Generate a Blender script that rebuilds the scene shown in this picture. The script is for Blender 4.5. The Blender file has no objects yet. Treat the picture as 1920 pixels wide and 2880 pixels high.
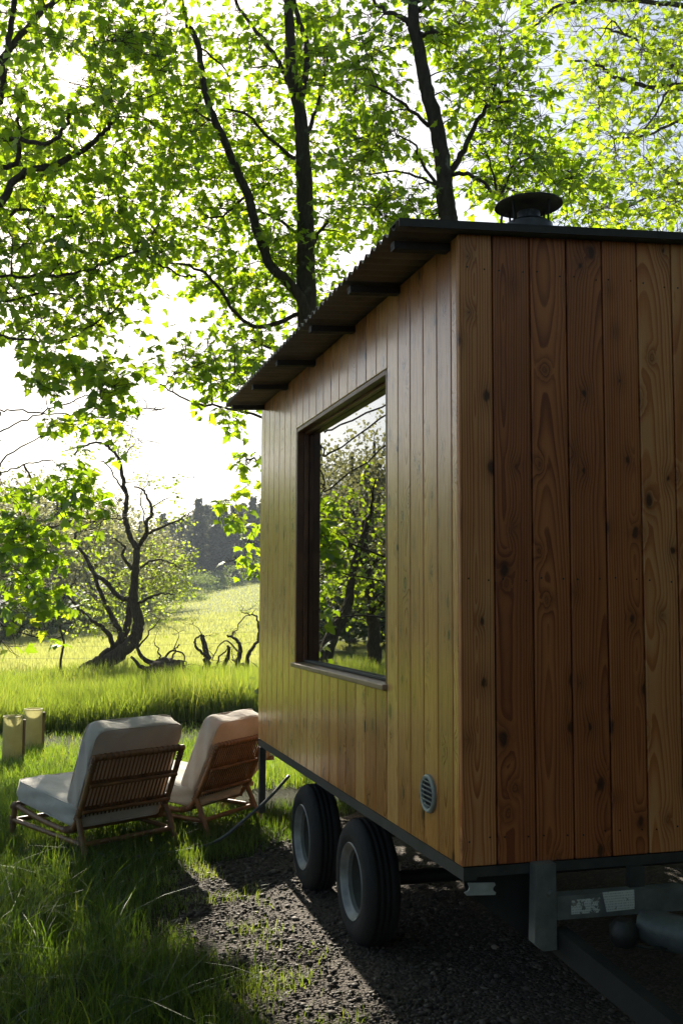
import bpy, bmesh, math, random
import numpy as np
from mathutils import Vector, Matrix
rng = np.random.default_rng(7)
random.seed(7)
SC = bpy.context.scene
COL = SC.collection
RAD = math.radians

# ------------------------------------------------------------------ camera, sky, sun, exposure
CAM = np.array([-1.4544, -3.4402, 1.6723]); YAW, PITCH, ROLL, FPX = -0.2842, 0.0874, 0.0042, 2879.67
_cy, _sy, _cp, _sp = math.cos(YAW), math.sin(YAW), math.cos(PITCH), math.sin(PITCH)
FW = np.array([-_sy*_cp, _cy*_cp, _sp]); RT0 = np.array([_cy, _sy, 0.0]); UP0 = np.cross(RT0, FW)
RT = math.cos(ROLL)*RT0 + math.sin(ROLL)*UP0; UP = -math.sin(ROLL)*RT0 + math.cos(ROLL)*UP0
cam = bpy.data.cameras.new('camera'); camo = bpy.data.objects.new('camera', cam); COL.objects.link(camo)
cam.sensor_fit = 'VERTICAL'; cam.sensor_height = 36.0; cam.lens = 36.0*FPX/2880.0
cam.clip_start = 0.05; cam.clip_end = 6000
M4 = Matrix.Identity(4)
for i in range(3):
    M4[i][0], M4[i][1], M4[i][2], M4[i][3] = RT[i], UP[i], -FW[i], CAM[i]
camo.matrix_world = M4
SC.camera = camo

SUN_EL, SUN_AZ = RAD(27.3), RAD(0.9)          # azimuth from +Y towards +X
SUN = np.array([math.sin(SUN_AZ)*math.cos(SUN_EL), math.cos(SUN_AZ)*math.cos(SUN_EL), math.sin(SUN_EL)])
world = bpy.data.worlds.new('World'); SC.world = world; world.use_nodes = True
wn = world.node_tree.nodes; wl = world.node_tree.links
sky = wn.new('ShaderNodeTexSky'); sky.sky_type = 'NISHITA'; sky.sun_disc = False
sky.sun_elevation = SUN_EL; sky.sun_rotation = SUN_AZ
sky.air_density = 1.0; sky.dust_density = 1.3; sky.ozone_density = 1.0
wl.new(sky.outputs[0], wn['Background'].inputs[0]); wn['Background'].inputs[1].default_value = 0.05
sl = bpy.data.lights.new('sun', 'SUN'); sl.energy = 5.0; sl.angle = RAD(0.53); sl.color = (1.0, 0.9, 0.74)
slo = bpy.data.objects.new('sun', sl); COL.objects.link(slo)
slo.rotation_euler = Vector(SUN).to_track_quat('Z', 'Y').to_euler(); slo.location = (0, 30, 20)
SC.view_settings.view_transform = 'Standard'; SC.view_settings.look = 'None'
SC.view_settings.exposure = 1.5; SC.view_settings.gamma = 1.0; SC.view_settings.use_curve_mapping = False
SC.cycles.use_adaptive_sampling = True; SC.cycles.adaptive_threshold = .025
SC.cycles.max_bounces = 6; SC.cycles.diffuse_bounces = 4; SC.cycles.glossy_bounces = 3
SC.cycles.transmission_bounces = 6; SC.cycles.transparent_max_bounces = 8; SC.cycles.volume_bounces = 0
SC.cycles.sample_clamp_indirect = 4.0

# ------------------------------------------------------------------ helpers
def at(px, py, d):                      # world point seen at a photograph position, d metres deep
    return CAM + d*(FW + (px-960)/FPX*RT - (py-1440)/FPX*UP)
def on_y(px, py, Y):
    d = FW + (px-960)/FPX*RT - (py-1440)/FPX*UP
    return CAM + d*((Y-CAM[1])/d[1])
def on_z(px, py, Z=0.0):
    d = FW + (px-960)/FPX*RT - (py-1440)/FPX*UP
    return CAM + d*((Z-CAM[2])/d[2])

def tag(o, label=None, cat=None, group=None, kind=None):
    if label: o['label'] = label
    if cat: o['category'] = cat
    if group: o['group'] = group
    if kind: o['kind'] = kind
    return o
def empty(name, loc=(0, 0, 0), rz=0.0):
    o = bpy.data.objects.new(name, None); COL.objects.link(o); o.empty_display_size = .2
    o.location = loc; o.rotation_euler = (0, 0, rz); return o
def link(name, me, mat=None, parent=None, loc=None, smooth=False):
    if mat is not None and len(me.materials) == 0: me.materials.append(mat)
    o = bpy.data.objects.new(name, me); COL.objects.link(o)
    if parent is not None: o.parent = parent
    if loc is not None: o.location = loc
    if smooth: me.polygons.foreach_set('use_smooth', [True]*len(me.polygons))
    return o
def copy_tree(o, parent=None):
    c = o.copy(); COL.objects.link(c); c.parent = parent
    for ch in list(o.children): copy_tree(ch, c)
    return c
def tri_mesh(name, V, T, tint=None, smooth=False):
    V = np.asarray(V, np.float32); T = np.asarray(T, np.int32)
    me = bpy.data.meshes.new(name)
    me.vertices.add(len(V)); me.vertices.foreach_set('co', V.ravel())
    me.loops.add(T.size); me.loops.foreach_set('vertex_index', T.ravel())
    me.polygons.add(len(T)); me.polygons.foreach_set('loop_start', np.arange(0, T.size, 3, dtype=np.int32))
    if smooth: me.polygons.foreach_set('use_smooth', np.ones(len(T), bool))
    if tint is not None:
        a = me.attributes.new('tint', 'FLOAT', 'POINT'); a.data.foreach_set('value', np.asarray(tint, np.float32))
    me.update(calc_edges=True); return me
class MB:                                # collects shapes for one mesh
    def __init__(s): s.v = []; s.f = []
    def add(s, V, F):
        b = len(s.v); s.v += [tuple(map(float, p)) for p in V]; s.f += [tuple(b+i for i in f) for f in F]; return s
    def box(s, x0, x1, y0, y1, z0, z1, ch=0.0):
        if ch <= 0:
            V = [(x0,y0,z0),(x1,y0,z0),(x1,y1,z0),(x0,y1,z0),(x0,y0,z1),(x1,y0,z1),(x1,y1,z1),(x0,y1,z1)]
            return s.add(V, [(0,3,2,1),(4,5,6,7),(0,1,5,4),(1,2,6,5),(2,3,7,6),(3,0,4,7)])
        bm = bmesh.new(); bmesh.ops.create_cube(bm, size=1.0)
        for v in bm.verts: v.co = ((x0+x1)/2+v.co.x*(x1-x0), (y0+y1)/2+v.co.y*(y1-y0), (z0+z1)/2+v.co.z*(z1-z0))
        bmesh.ops.bevel(bm, geom=bm.edges[:], offset=ch, segments=1, affect='EDGES', profile=.5)
        bm.verts.index_update(); s.add([v.co[:] for v in bm.verts], [[v.index for v in f.verts] for f in bm.faces]); bm.free(); return s
    def beam(s, a, b, w, h, up=(0, 0, 1)):           # rectangular bar from a to b
        a = Vector(a); b = Vector(b); d = (b-a).normalized(); sx = d.cross(Vector(up)).normalized(); sz = sx.cross(d)
        V = [p+sx*i*w/2+sz*j*h/2 for p in (a, b) for i, j in ((-1,-1),(1,-1),(1,1),(-1,1))]
        return s.add(V, [(0,1,2,3),(7,6,5,4),(0,4,5,1),(1,5,6,2),(2,6,7,3),(3,7,4,0)])
    def tube(s, P, r, n=8, cap=True):
        P = [Vector(p) for p in P]; m = len(P)
        rr = list(r) if hasattr(r, '__len__') else [r]*m
        u = None; V = []; F = []
        for i, p in enumerate(P):
            t = (P[min(i+1, m-1)]-P[max(i-1, 0)])
            t = t.normalized() if t.length > 1e-9 else Vector((0, 0, 1))
            if u is None: u = t.orthogonal().normalized()
            u = (u-t*u.dot(t)); u = u.normalized() if u.length > 1e-6 else t.orthogonal().normalized()
            w = t.cross(u)
            for k in range(n):
                a = 2*math.pi*k/n; V.append(p+(u*math.cos(a)+w*math.sin(a))*rr[i])
        for i in range(m-1):
            for k in range(n):
                k2 = (k+1) % n; F.append((i*n+k, i*n+k2, (i+1)*n+k2, (i+1)*n+k))
        if cap: F.append(tuple(range(n-1, -1, -1))); F.append(tuple((m-1)*n+k for k in range(n)))
        return s.add(V, F)
    def lathe(s, prof, n=32, c=(0, 0, 0), axis='z', close=True):   # prof: (radius, height)
        V = []; F = []; m = len(prof)
        for k in range(n):
            a = 2*math.pi*k/n
            for r, h in prof:
                if axis == 'z': q = (r*math.cos(a), r*math.sin(a), h)
                else: q = (h, r*math.cos(a), r*math.sin(a))
                V.append((q[0]+c[0], q[1]+c[1], q[2]+c[2]))
        for k in range(n):
            k2 = (k+1) % n
            for i in range(m-1): F.append((k*m+i, k2*m+i, k2*m+i+1, k*m+i+1))
        if close:
            if prof[0][0] > 1e-6: F.append(tuple(k*m for k in range(n-1, -1, -1)))
            if prof[-1][0] > 1e-6: F.append(tuple(k*m+m-1 for k in range(n)))
        return s.add(V, F)
    def mesh(s, name):
        me = bpy.data.meshes.new(name); me.from_pydata(s.v, [], s.f); me.update()
        bm = bmesh.new(); bm.from_mesh(me); bmesh.ops.remove_doubles(bm, verts=bm.verts, dist=1e-6)
        bmesh.ops.recalc_face_normals(bm, faces=bm.faces); bm.to_mesh(me); bm.free(); return me
    def build(s, name, mat, parent=None, smooth=False, loc=None, auto=None):
        me = s.mesh(name); o = link(name, me, mat, parent, loc, smooth)
        if auto: me.set_sharp_from_angle(angle=RAD(auto))
        return o
def catmull(P, n=6):
    P = np.asarray(P, float); Q = np.vstack([2*P[0]-P[1], P, 2*P[-1]-P[-2]]); out = []
    for i in range(1, len(Q)-2):
        for t in np.linspace(0, 1, n, endpoint=False):
            a, b, c, d = Q[i-1], Q[i], Q[i+1], Q[i+2]
            out.append(.5*((2*b)+(-a+c)*t+(2*a-5*b+4*c-d)*t*t+(-a+3*b-3*c+d)*t**3))
    out.append(P[-1]); return np.array(out)

# ------------------------------------------------------------------ materials
def new_mat(name):
    m = bpy.data.materials.new(name); m.use_nodes = True; nt = m.node_tree
    nt.nodes.clear(); out = nt.nodes.new('ShaderNodeOutputMaterial'); return m, nt, out
class N:
    def __init__(s, nt): s.nt = nt
    def __call__(s, typ, ins=None, **kw):
        n = s.nt.nodes.new('ShaderNode'+typ)
        for k, v in kw.items(): setattr(n, k, v)
        for k, v in (ins or {}).items():
            if hasattr(v, 'is_output') or isinstance(v, bpy.types.NodeSocket): s.nt.links.new(v, n.inputs[k])
            else: n.inputs[k].default_value = v
        return n
    def math(s, op, a, b=0.0, c=None, clamp=False):
        n = s.nt.nodes.new('ShaderNodeMath'); n.operation = op; n.use_clamp = clamp
        for i, v in enumerate((a, b) if c is None else (a, b, c)):
            if isinstance(v, bpy.types.NodeSocket): s.nt.links.new(v, n.inputs[i])
            else: n.inputs[i].default_value = v
        return n.outputs[0]
    def ramp(s, fac, stops, interp='LINEAR'):
        n = s.nt.nodes.new('ShaderNodeValToRGB'); cr = n.color_ramp; cr.interpolation = interp
        while len(cr.elements) < len(stops): cr.elements.new(.5)
        for e, (p, c) in zip(cr.elements, stops): e.position = p; e.color = (*c, 1) if len(c) == 3 else c
        s.nt.links.new(fac, n.inputs[0]); return n.outputs[0]
    def mix(s, fac, a, b, blend='MIX'):
        n = s.nt.nodes.new('ShaderNodeMix'); n.data_type = 'RGBA'; n.blend_type = blend
        for i, v in ((0, fac), (6, a), (7, b)):
            if isinstance(v, bpy.types.NodeSocket): s.nt.links.new(v, n.inputs[i])
            else: n.inputs[i].default_value = v if i == 0 else ((*v, 1) if len(v) == 3 else v)
        return n.outputs[2]
    def xyz(s, x, y, z):
        n = s.nt.nodes.new('ShaderNodeCombineXYZ')
        for i, v in enumerate((x, y, z)):
            if isinstance(v, bpy.types.NodeSocket): s.nt.links.new(v, n.inputs[i])
            else: n.inputs[i].default_value = v
        return n.outputs[0]
    def noise(s, vec, scale, detail=3, rough=.5, w=None, dist=0.0):
        n = s.nt.nodes.new('ShaderNodeTexNoise'); n.inputs['Scale'].default_value = scale
        n.inputs['Detail'].default_value = detail; n.inputs['Roughness'].default_value = rough; n.inputs['Distortion'].default_value = dist
        s.nt.links.new(vec, n.inputs['Vector'])
        if w is not None: n.noise_dimensions = '4D'; s.nt.links.new(w, n.inputs['W'])
        return n.outputs['Fac']

def plain(name, col, rough=.6, metal=0.0, var=.25, nscale=20, bump=.15, bscale=60, spec=.5):
    m, nt, out = new_mat(name); k = N(nt)
    tc = k('TexCoord'); v = tc.outputs['Object']
    f = k.noise(v, nscale, 4, .6)
    lo = tuple(c*(1-var) for c in col); hi = tuple(min(1, c*(1+var)) for c in col)
    c = k.ramp(f, [(.3, lo), (.7, hi)])
    b = k('Bump', {'Strength': bump, 'Distance': .01, 'Height': k.noise(v, bscale, 4, .6)})
    rr = k.math('MULTIPLY_ADD', f, .3, rough-.15)
    p = k('BsdfPrincipled', {'Base Color': c, 'Roughness': rr, 'Metallic': metal, 'Normal': b.outputs[0], 'Specular IOR Level': spec})
    nt.links.new(p.outputs[0], out.inputs[0]); return m

def leafmat(name, refl, trans, mixf=.5, gloss=.06, lo=.6, hi=1.3, yellow=None):
    m, nt, out = new_mat(name); k = N(nt)
    a = k('Attribute', attribute_name='tint').outputs['Fac']
    def shade(c):
        y = yellow or tuple(x*hi for x in c)
        return k.ramp(a, [(0, tuple(x*lo for x in c)), (.55, c), (1, tuple(min(.95, x) for x in ((y if c is trans else tuple(v*hi for v in c)))))])
    d = k('BsdfDiffuse', {'Color': shade(refl)}); t = k('BsdfTranslucent', {'Color': shade(trans)})
    mx = k('MixShader', {0: mixf, 1: d.outputs[0], 2: t.outputs[0]})
    g = k('BsdfGlossy', {'Color': (.9, .95, .9, 1), 'Roughness': .5})
    fr = k('LayerWeight', {0: .25}); 
    m2 = k('MixShader', {0: k.math('MULTIPLY_ADD', fr.outputs[1], .12, gloss, clamp=True), 1: mx.outputs[0], 2: g.outputs[0]})
    nt.links.new(m2.outputs[0], out.inputs[0]); return m

def boardmat(name, dark, mid, light, vlen, ring=70.0, rough=.42, knot=1.0, rw=.5, streak=.25):
    """sawn larch: growth rings cut lengthwise, knots, each board its own log. Board runs along local z, width along local x."""
    m, nt, out = new_mat(name); k = N(nt)
    tc = k('TexCoord'); oi = k('ObjectInfo'); rnd = oi.outputs['Random']
    W = k.math('MULTIPLY', rnd, 97.0)
    sep = k('SeparateXYZ', {0: tc.outputs['Object']}); x, y, z = sep.outputs
    r2 = k.math('FRACT', k.math('MULTIPLY', rnd, 17.31)); r3 = k.math('FRACT', k.math('MULTIPLY', rnd, 41.7)); r4 = k.math('FRACT', k.math('MULTIPLY', rnd, 83.3))
    # knots: cells stretched along the board
    kw = k.math('MULTIPLY_ADD', k.noise(k.xyz(k.math('MULTIPLY', x, 40.0), 0.0, k.math('MULTIPLY', z, 24.0)), 1.0, 2, .6, W), .16, -.08)
    kv = k.xyz(k.math('ADD', k.math('ADD', k.math('MULTIPLY', x, 6.5), kw), k.math('MULTIPLY', r2, 31.0)), k.math('ADD', k.math('MULTIPLY', z, 3.6), k.math('MULTIPLY', r4, 57.0)), 0.0)
    vo = k('TexVoronoi', {'Vector': kv, 'Scale': 1.0, 'Randomness': 1.0}, voronoi_dimensions='2D'); kd = vo.outputs['Distance']
    ksep = k('SeparateColor', {0: vo.outputs['Color']})
    ksize = k.math('MULTIPLY_ADD', ksep.outputs[0], .20, -.05)
    kn = k.math('SUBTRACT', 1.0, k.math('DIVIDE', kd, k.math('MAXIMUM', ksize, .006)), clamp=True)
    khalo = k.math('POWER', k.math('SUBTRACT', 1.0, k.math('MULTIPLY', kd, k.math('MULTIPLY_ADD', ksep.outputs[0], -1.2, 3.2)), clamp=True), 2.0)
    # rings
    wav = k.noise(k.xyz(k.math('MULTIPLY', x, 1.2), 0.0, k.math('MULTIPLY', z, .62)), 1.0, 2, .5, W)
    wob = k.noise(k.xyz(k.math('MULTIPLY', x, 9.0), 0.0, k.math('MULTIPLY', z, 2.2)), 1.0, 2, .5, W)
    xc = k.math('ADD', x, k.math('MULTIPLY_ADD', r2, .14, -.07))
    dep = k.math('ADD', k.math('MULTIPLY_ADD', wav, .24, -.07), k.math('MULTIPLY', k.math('MULTIPLY_ADD', r3, .05, -.025), z))
    dep = k.math('ADD', dep, k.math('MULTIPLY', khalo, .035*knot))
    rad = k.math('SQRT', k.math('ADD', k.math('MULTIPLY', xc, xc), k.math('MULTIPLY', dep, dep)))
    rad = k.math('ADD', rad, k.math('MULTIPLY', wob, .012))
    fr = k.math('FRACT', k.math('MULTIPLY', rad, ring))
    rid = k.noise(k.xyz(k.math('FLOOR', k.math('MULTIPLY', rad, ring)), 0.0, 0.0), 1.7, 0, .5, W)
    late = k.math('MULTIPLY', k.math('POWER', fr, 2.2), k.math('MULTIPLY_ADD', rid, 1.5, .2))
    late = k.math('MULTIPLY', late, k.math('SUBTRACT', 1.0, k.math('POWER', fr, 16.0)))
    fine = k.noise(k.xyz(k.math('MULTIPLY', x, 420.0), 0.0, k.math('MULTIPLY', z, 7.0)), 1.0, 3, .6, W)
    patch = k.noise(k.xyz(k.math('MULTIPLY', x, 5.0), 0.0, k.math('MULTIPLY', z, 1.6)), 1.0, 4, .6, W)
    tone = k.math('ADD', k.math('MULTIPLY_ADD', r4, .52, .26), k.math('MULTIPLY_ADD', patch, .5, -.25))
    tone = k.math('ADD', tone, k.math('MULTIPLY_ADD', fine, .34, -.17))
    tone = k.math('SUBTRACT', tone, k.math('MULTIPLY', late, rw), clamp=True)
    c = k.ramp(tone, [(0, dark), (.5, mid), (1, light)])
    c = k.mix(k.math('MULTIPLY', khalo, .55*knot), c, tuple(v*.45 for v in dark))
    c = k.mix(k.math('MULTIPLY', k.math('SMOOTH_MIN', k.math('MULTIPLY', kn, 2.0), 1.0, .1), .85*knot, clamp=True), c, tuple(v*.18 for v in dark))
    # weather streaks
    st = k.noise(k.xyz(k.math('MULTIPLY', x, 26.0), 0.0, k.math('MULTIPLY', z, 3.4)), 1.0, 4, .65, W)
    c = k.mix(k.math('MULTIPLY', k.math('MULTIPLY', k.math('SUBTRACT', st, .58, clamp=True), 9.0, clamp=True), streak), c, tuple(v*.6 for v in dark))
    bm_ = k('Bump', {'Strength': .25, 'Distance': .002, 'Height': k.math('ADD', k.math('MULTIPLY', fine, .7), k.math('MULTIPLY', late, .5))})
    ro = k.math('ADD', k.math('MULTIPLY_ADD', fine, .18, rough-.09), k.math('MULTIPLY', late, -.06))
    p = k('BsdfPrincipled', {'Base Color': c, 'Roughness': ro, 'Normal': bm_.outputs[0], 'Specular IOR Level': .5, 'Coat Weight': .7 if rough < .35 else 0.0, 'Coat Roughness': .22})
    nt.links.new(p.outputs[0], out.inputs[0]); return m

def barkmat(name, a, b, lichen=(.22, .24, .18), lf=.62):
    m, nt, out = new_mat(name); k = N(nt); v = k('TexCoord').outputs['Object']
    mp = k('Mapping', {0: v, 3: (1, 1, .25)})
    n1 = k.noise(mp.outputs[0], 30, 5, .65); n2 = k.noise(v, 5, 4, .6)
    c = k.ramp(n1, [(.3, a), (.7, b)])
    c = k.mix(k.math('MULTIPLY', k.math('SUBTRACT', n2, lf, clamp=True), 6.0, clamp=True), c, lichen)
    bp = k('Bump', {'Strength': .8, 'Distance': .02, 'Height': n1})
    p = k('BsdfPrincipled', {'Base Color': c, 'Roughness': .85, 'Normal': bp.outputs[0], 'Specular IOR Level': .25})
    nt.links.new(p.outputs[0], out.inputs[0]); return m

MAT = {}
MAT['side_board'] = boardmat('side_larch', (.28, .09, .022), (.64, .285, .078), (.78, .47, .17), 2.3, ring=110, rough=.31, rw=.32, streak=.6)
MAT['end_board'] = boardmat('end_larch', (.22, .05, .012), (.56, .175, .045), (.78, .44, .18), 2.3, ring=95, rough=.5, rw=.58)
MAT['brown_wood'] = boardmat('frame_wood', (.10, .038, .015), (.19, .078, .03), (.26, .12, .05), 2, rough=.4, knot=.3)
MAT['sill_wood'] = boardmat('sill_wood', (.2, .12, .07), (.33, .22, .14), (.45, .34, .25), 2, rough=.45, knot=.2)
MAT['step_wood'] = boardmat('step_wood', (.16, .1, .05), (.28, .19, .1), (.36, .27, .17), 2, rough=.7)
MAT['dark_gap'] = plain('membrane_black', (.012, .011, .010), .9)
MAT['dark_frame'] = plain('window_frame_dark', (.022, .02, .02), .5)
MAT['room'] = plain('room_lining', (.05, .035, .022), .8)
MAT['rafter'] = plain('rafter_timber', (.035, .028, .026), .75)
MAT['steel'] = plain('galvanised_steel', (.17, .18, .17), .55, .4, .3, 14, .1, 80)
MAT['dull_steel'] = plain('dull_galvanised', (.055, .055, .048), .65, .2, .35, 10, .2, 50)
MAT['dark_steel'] = plain('near_black_steel', (.018, .018, .016), .7, .1, .4, 10, .2, 50)  # plain near-black steel for drawbar, gusset and axles
MAT['roof'] = plain('roof_sheet', (.24, .21, .175), .5, .2, .25, 6, .1, 40)
MAT['flash'] = plain('flashing_brown', (.04, .032, .028), .6, .2)
MAT['flue'] = plain('flue_black', (.005, .005, .005), .75)
MAT['flue_metal'] = plain('flue_collar', (.05, .05, .052), .35, .6)
MAT['tyre'] = plain('tyre_rubber', (.008, .008, .0075), .8, 0, .3, 30, .4, 120)
MAT['rim'] = plain('wheel_silver', (.20, .21, .20), .45, .3, .3, 12, .1, 80)
MAT['hub'] = plain('hub_dark', (.022, .022, .02), .6, .3)
MAT['nut'] = plain('nut_marker_yellow', (.55, .55, .03), .5)
MAT['vent'] = plain('vent_grey_plastic', (.30, .33, .29), .5, 0, .1)
MAT['rattan'] = plain('rattan_pole', (.19, .095, .036), .45, 0, .45, 9, .35, 60)
MAT['binding'] = plain('rattan_binding', (.15, .075, .03), .55, 0, .35, 40, .5, 150)
MAT['hose'] = plain('hose_grey', (.07, .08, .075), .5)
MAT['plate'] = plain('plate_grey', (.42, .43, .40), .45, .2, .2)
MAT['blackplastic'] = plain('black_plastic', (.012, .012, .012), .5)
MAT['hitch'] = plain('hitch_grey_paint', (.08, .095, .095), .5, .2)
MAT['bark'] = barkmat('sycamore_bark', (.030, .023, .016), (.085, .068, .05))
MAT['haw_bark'] = barkmat('hawthorn_bark', (.030, .021, .014), (.11, .08, .052), (.13, .13, .06), .6)
MAT['far_bark'] = barkmat('far_bark', (.05, .04, .03), (.10, .085, .07))
MAT['wire'] = plain('fence_wire', (.12, .11, .1), .6, .5)
MAT['post'] = barkmat('fence_post_wood', (.07, .06, .045), (.16, .14, .11))
MAT['leaf'] = leafmat('sycamore_leaf', (.035, .080, .008), (.40, .62, .015), .66, .045, .6, 1.2, (.70, .82, .03))
MAT['leaf_far'] = leafmat('sycamore_leaf_young', (.06, .10, .016), (.45, .65, .02), .68, .04, .65, 1.2, (.72, .84, .04))
MAT['haw_leaf'] = leafmat('hawthorn_leaf', (.07, .10, .02), (.42, .56, .05), .6, .04, .7, 1.2, (.58, .66, .09))
MAT['wood_leaf'] = leafmat('spring_wood_leaf', (.095, .095, .045), (.32, .33, .12), .5, .02)
MAT['bush_leaf'] = leafmat('bush_leaf', (.05, .085, .025), (.24, .32, .05), .5, .03)
MAT['needle'] = leafmat('conifer_needles', (.05, .065, .036), (.13, .15, .05), .35, .02)
MAT['lawn_blade'] = leafmat('lawn_grass_blade', (.05, .095, .013), (.26, .42, .025), .55, .05, .55, 1.25, (.50, .52, .06))
MAT['shaded_lawn'] = leafmat('shaded_lawn_blade', (.030, .058, .010), (.15, .26, .016), .5, .03, .5, 1.3, (.36, .40, .05))  # darker copy of the lawn blade, near lawn's shade put into the colour
MAT['tall_blade'] = leafmat('tall_grass_blade', (.06, .10, .015), (.34, .46, .035), .55, .05, .6, 1.25, (.58, .56, .10))
MAT['crop_blade'] = leafmat('field_crop_blade', (.11, .135, .035), (.56, .60, .15), .55, .04, .8, 1.15, (.70, .70, .22))

def cushion_mat():
    m, nt, out = new_mat('cushion_linen'); k = N(nt); v = k('TexCoord').outputs['Object']
    n = k.noise(v, 6, 4, .6); f = k.noise(v, 420, 2, .5)
    c = k.ramp(n, [(.3, (.50, .475, .43)), (.7, (.62, .60, .55))])
    c = k.mix(k.math('MULTIPLY', f, .25), c, (.40, .37, .33))
    w = k.noise(v, 9, 3, .55, dist=.6)
    b1 = k('Bump', {'Strength': .35, 'Distance': .03, 'Height': w})
    b = k('Bump', {'Strength': .3, 'Distance': .002, 'Height': f, 'Normal': b1.outputs[0]})
    p = k('BsdfPrincipled', {'Base Color': c, 'Roughness': .9, 'Normal': b.outputs[0], 'Specular IOR Level': .15, 'Sheen Weight': .25})
    t = k('BsdfTranslucent', {'Color': (.75, .55, .38, 1)})
    mx = k('MixShader', {0: .12, 1: p.outputs[0], 2: t.outputs[0]})
    nt.links.new(mx.outputs[0], out.inputs[0]); return m
MAT['cushion'] = cushion_mat()
def tube_mat():
    m, nt, out = new_mat('guard_plastic'); k = N(nt); v = k('TexCoord').outputs['Object']
    n = k.noise(v, 12, 4, .6)
    c = k.ramp(n, [(.3, (.38, .38, .24)), (.7, (.56, .56, .40))])
    d = k('BsdfPrincipled', {'Base Color': c, 'Roughness': .5}); t = k('BsdfTranslucent', {'Color': (.72, .70, .46, 1)})
    mx = k('MixShader', {0: .6, 1: d.outputs[0], 2: t.outputs[0]}); nt.links.new(mx.outputs[0], out.inputs[0]); return m
MAT['guard'] = tube_mat()
def pane_mat():
    m, nt, out = new_mat('window_glass'); k = N(nt)
    v = k('TexCoord').outputs['Object']
    b = k('Bump', {'Strength': .02, 'Distance': .01, 'Height': k.noise(v, 1.4, 1, .3)})
    f1 = k('Fresnel', {'IOR': 1.52, 'Normal': b.outputs[0]}).outputs[0]   # two panes, four faces
    f = k.math('DIVIDE', k.math('MULTIPLY', f1, 4.0), k.math('MULTIPLY_ADD', f1, 3.0, 1.0))
    g = k('BsdfGlossy', {'Color': (1, 1, 1, 1), 'Roughness': .0, 'Normal': b.outputs[0]})
    t = k('BsdfTransparent', {'Color': (.45, .5, .47, 1)})
    mx = k('MixShader', {0: f, 1: t.outputs[0], 2: g.outputs[0]}); nt.links.new(mx.outputs[0], out.inputs[0]); return m
MAT['pane'] = pane_mat()
def sticker_mat(name, thr, cell):
    m, nt, out = new_mat(name); k = N(nt); v = k('TexCoord').outputs['Object']
    sep = k('SeparateXYZ', {0: v})
    lines = k.math('GREATER_THAN', k.math('FRACT', k.math('MULTIPLY', sep.outputs[2], 110.0)), .55)
    words = k.math('GREATER_THAN', k.noise(k.xyz(k.math('MULTIPLY', sep.outputs[0], 260.0), 0.0, k.math('FLOOR', k.math('MULTIPLY', sep.outputs[2], 110.0))), 1.0, 1, .5), .5)
    ink = k.math('MULTIPLY', k.math('MULTIPLY', lines, words), .6)
    c = k.mix(ink, (.62, .63, .58), (.12, .12, .12))
    torn = k.math('GREATER_THAN', k.noise(v, cell, 3, .6), thr)
    c = k.mix(torn, c, (.17, .17, .155))
    p = k('BsdfPrincipled', {'Base Color': c, 'Roughness': .6}); nt.links.new(p.outputs[0], out.inputs[0]); return m
MAT['sticker'] = sticker_mat('worn_label', .66, 34)
MAT['sticker_torn'] = sticker_mat('torn_label', .53, 60)
def ground_mat():
    m, nt, out = new_mat('meadow_ground'); k = N(nt); g = k('NewGeometry').outputs['Position']
    sep = k('SeparateXYZ', {0: g})
    n = k.noise(g, 1.3, 5, .6); n2 = k.noise(g, 40, 4, .6)
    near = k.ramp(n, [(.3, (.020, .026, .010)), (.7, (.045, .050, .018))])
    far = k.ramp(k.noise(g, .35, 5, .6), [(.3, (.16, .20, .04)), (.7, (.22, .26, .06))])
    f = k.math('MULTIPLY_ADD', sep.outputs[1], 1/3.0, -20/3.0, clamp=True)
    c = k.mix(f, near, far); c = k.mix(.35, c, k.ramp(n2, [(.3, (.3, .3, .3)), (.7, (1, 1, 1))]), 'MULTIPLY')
    b = k('Bump', {'Strength': .8, 'Distance': .03, 'Height': n2})
    p = k('BsdfPrincipled', {'Base Color': c, 'Roughness': .95, 'Normal': b.outputs[0], 'Specular IOR Level': .1})
    nt.links.new(p.outputs[0], out.inputs[0]); return m
MAT['ground'] = ground_mat()
def gravel_mat():
    m, nt, out = new_mat('gravel_bed'); k = N(nt); g = k('NewGeometry').outputs['Position']
    vo = k('TexVoronoi', {'Vector': g, 'Scale': 55.0}); n = k.noise(g, 6, 4, .6)
    s = k('SeparateColor', {0: vo.outputs['Color']})
    c = k.ramp(s.outputs[0], [(0, (.022, .016, .010)), (.6, (.055, .042, .029)), (1, (.11, .088, .065))])
    c = k.mix(k.math('MULTIPLY', n, .7), c, (.045, .032, .02))
    b = k('Bump', {'Strength': 1.0, 'Distance': .012, 'Height': vo.outputs['Distance'], }); b.invert = True
    p = k('BsdfPrincipled', {'Base Color': c, 'Roughness': .9, 'Normal': b.outputs[0]}); nt.links.new(p.outputs[0], out.inputs[0]); return m
MAT['gravel'] = gravel_mat()
def stone_mat():
    m, nt, out = new_mat('gravel_stone'); k = N(nt)
    a = k('Attribute', attribute_name='tint').outputs['Fac']
    c = k.ramp(a, [(0, (.020, .015, .011)), (.5, (.068, .054, .041)), (.85, (.16, .135, .105)), (1, (.36, .31, .25))])
    p = k('BsdfPrincipled', {'Base Color': c, 'Roughness': .75}); nt.links.new(p.outputs[0], out.inputs[0]); return m
MAT['stone'] = stone_mat()
MAT['hill'] = plain('moorland', (.055, .07, .045), .95, 0, .35, .012, 0, 1)
MAT['earth'] = plain('root_earth', (.10, .068, .04), .95, 0, .5, 12, .8, 30)

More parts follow.
